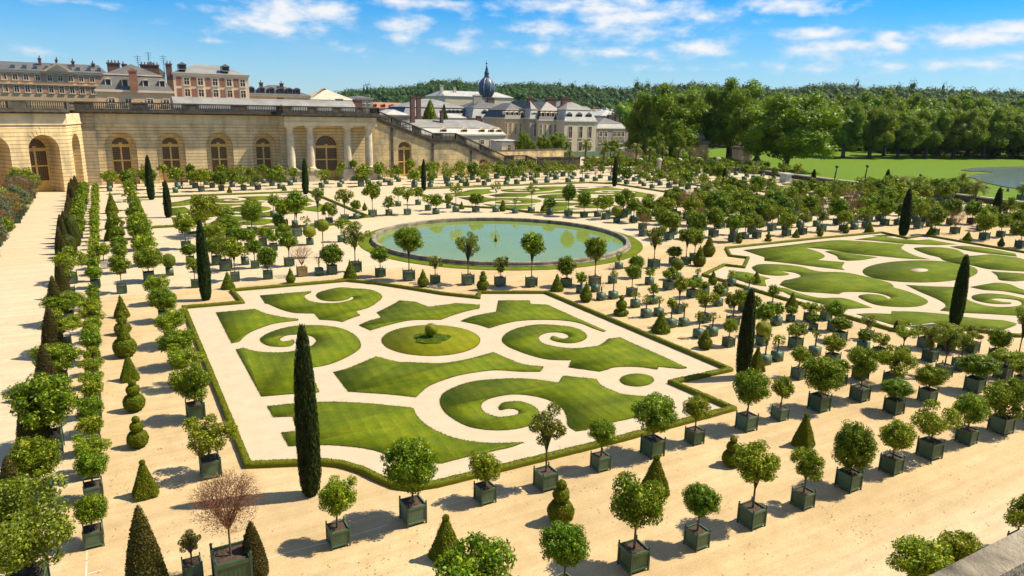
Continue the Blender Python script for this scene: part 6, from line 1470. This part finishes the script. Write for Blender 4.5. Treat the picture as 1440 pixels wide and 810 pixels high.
blobs = [(405, 20, 72, 22, 1), (375, 38, 55, 12, .9), (440, 12, 50, 14, 1), (45, 72, 30, 6, .7), (215, 32, 16, 5, .6), (570, 33, 28, 11, 1), (568, 55, 30, 10, .8), (492, 68, 26, 9, .7), (300, 57, 18, 4, .6), (410, 71, 26, 5, .6), (600, 4, 90, 9, .9),
         (665, 45, 26, 8, .8), (640, 62, 70, 12, .7), (700, 66, 60, 12, .6), (90, 2, 70, 5, .7), (850, 10, 95, 16, 1), (900, 22, 130, 12, .95), (770, 33, 32, 9, 1), (780, 42, 60, 14, .8), (870, 45, 100, 14, .9), (960, 20, 40, 10, .7), (990, 66, 40, 12, .95), (880, 76, 70, 10, .8), (760, 70, 50, 14, .6),
         (1120, 8, 46, 11, 1.05), (1056, 12, 8, 8, .8), (1040, 17, 7, 7, .7), (1152, 48, 42, 8, 1), (1170, 68, 56, 12, 1), (1250, 51, 20, 8, .9), (1260, 65, 18, 8, .9), (1370, 52, 74, 12, 1.05), (1420, 42, 50, 10, 1), (1290, 92, 160, 9, .7), (1430, 80, 30, 8, .8), (1130, 95, 90, 9, .7), (950, 96, 60, 7, .6), (1390, 92, 90, 10, .7), (860, 92, 40, 7, .6)]
acc = None
wv = N(nt, 'ShaderNodeTexNoise', Scale=26, Detail=6, Roughness=.55); 
mp = N(nt, 'ShaderNodeMapping'); mp.inputs['Scale'].default_value = (1, 2.1, 1); nt.links.new(cv.outputs[0], mp.inputs[0]); nt.links.new(mp.outputs[0], wv.inputs['Vector'])
for (x, y, rx, ry, k) in blobs:
    d = ray(x, y).normalized(); a = math.atan2(d.x, d.y); e = math.asin(d.z)
    v1 = N(nt, 'ShaderNodeVectorMath', _operation='SUBTRACT'); nt.links.new(cv.outputs[0], v1.inputs[0]); v1.inputs[1].default_value = (a, e, 0)
    v2 = N(nt, 'ShaderNodeVectorMath', _operation='MULTIPLY'); nt.links.new(v1.outputs[0], v2.inputs[0]); v2.inputs[1].default_value = (FPX*.78/rx, FPX*.9/ry, 0)
    ln = N(nt, 'ShaderNodeVectorMath', _operation='LENGTH'); nt.links.new(v2.outputs[0], ln.inputs[0])
    m_ = math_(nt, 'MULTIPLY_ADD', ln.outputs['Value'], -.5*k, k)
    acc = m_ if acc is None else math_(nt, 'MAXIMUM', acc, m_)
acc = math_(nt, 'MAXIMUM', acc, 0.)
# unseen upper sky: clouds added, thickened to make the fill light less blue
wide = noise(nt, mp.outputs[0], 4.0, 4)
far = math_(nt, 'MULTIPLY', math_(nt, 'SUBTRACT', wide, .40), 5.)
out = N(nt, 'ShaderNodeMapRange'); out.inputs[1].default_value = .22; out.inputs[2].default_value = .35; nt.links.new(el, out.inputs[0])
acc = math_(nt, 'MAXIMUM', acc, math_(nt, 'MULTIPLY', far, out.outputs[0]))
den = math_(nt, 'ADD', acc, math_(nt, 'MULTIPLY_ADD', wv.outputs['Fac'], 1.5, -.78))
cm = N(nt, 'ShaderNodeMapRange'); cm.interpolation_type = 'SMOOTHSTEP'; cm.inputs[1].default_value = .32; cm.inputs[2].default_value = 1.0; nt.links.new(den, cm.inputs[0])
# thin veil towards the horizon
ve = N(nt, 'ShaderNodeMapRange'); ve.inputs[1].default_value = .0; ve.inputs[2].default_value = .17; ve.inputs[3].default_value = .58; ve.inputs[4].default_value = .0; nt.links.new(el, ve.inputs[0])
CLB = 7.6
soft = N(nt, 'ShaderNodeTexNoise', Scale=9, Detail=4); nt.links.new(mp.outputs[0], soft.inputs['Vector'])
veil = math_(nt, 'MULTIPLY', ve.outputs[0], math_(nt, 'MULTIPLY_ADD', soft.outputs['Fac'], 1.0, .45))
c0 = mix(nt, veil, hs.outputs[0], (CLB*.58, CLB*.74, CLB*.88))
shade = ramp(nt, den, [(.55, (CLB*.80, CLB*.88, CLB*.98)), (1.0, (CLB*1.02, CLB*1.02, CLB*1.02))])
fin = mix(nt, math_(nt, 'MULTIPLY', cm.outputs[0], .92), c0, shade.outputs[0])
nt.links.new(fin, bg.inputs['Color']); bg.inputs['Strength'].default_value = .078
sc.view_settings.view_transform = 'Standard'; sc.view_settings.look = 'None'; sc.view_settings.exposure = .68; sc.view_settings.gamma = 1
sc.cycles.max_bounces = 5; sc.cycles.diffuse_bounces = 2; sc.cycles.transmission_bounces = 2; sc.cycles.transparent_max_bounces = 4
sc.cycles.volume_bounces = 0; sc.cycles.use_denoising = True
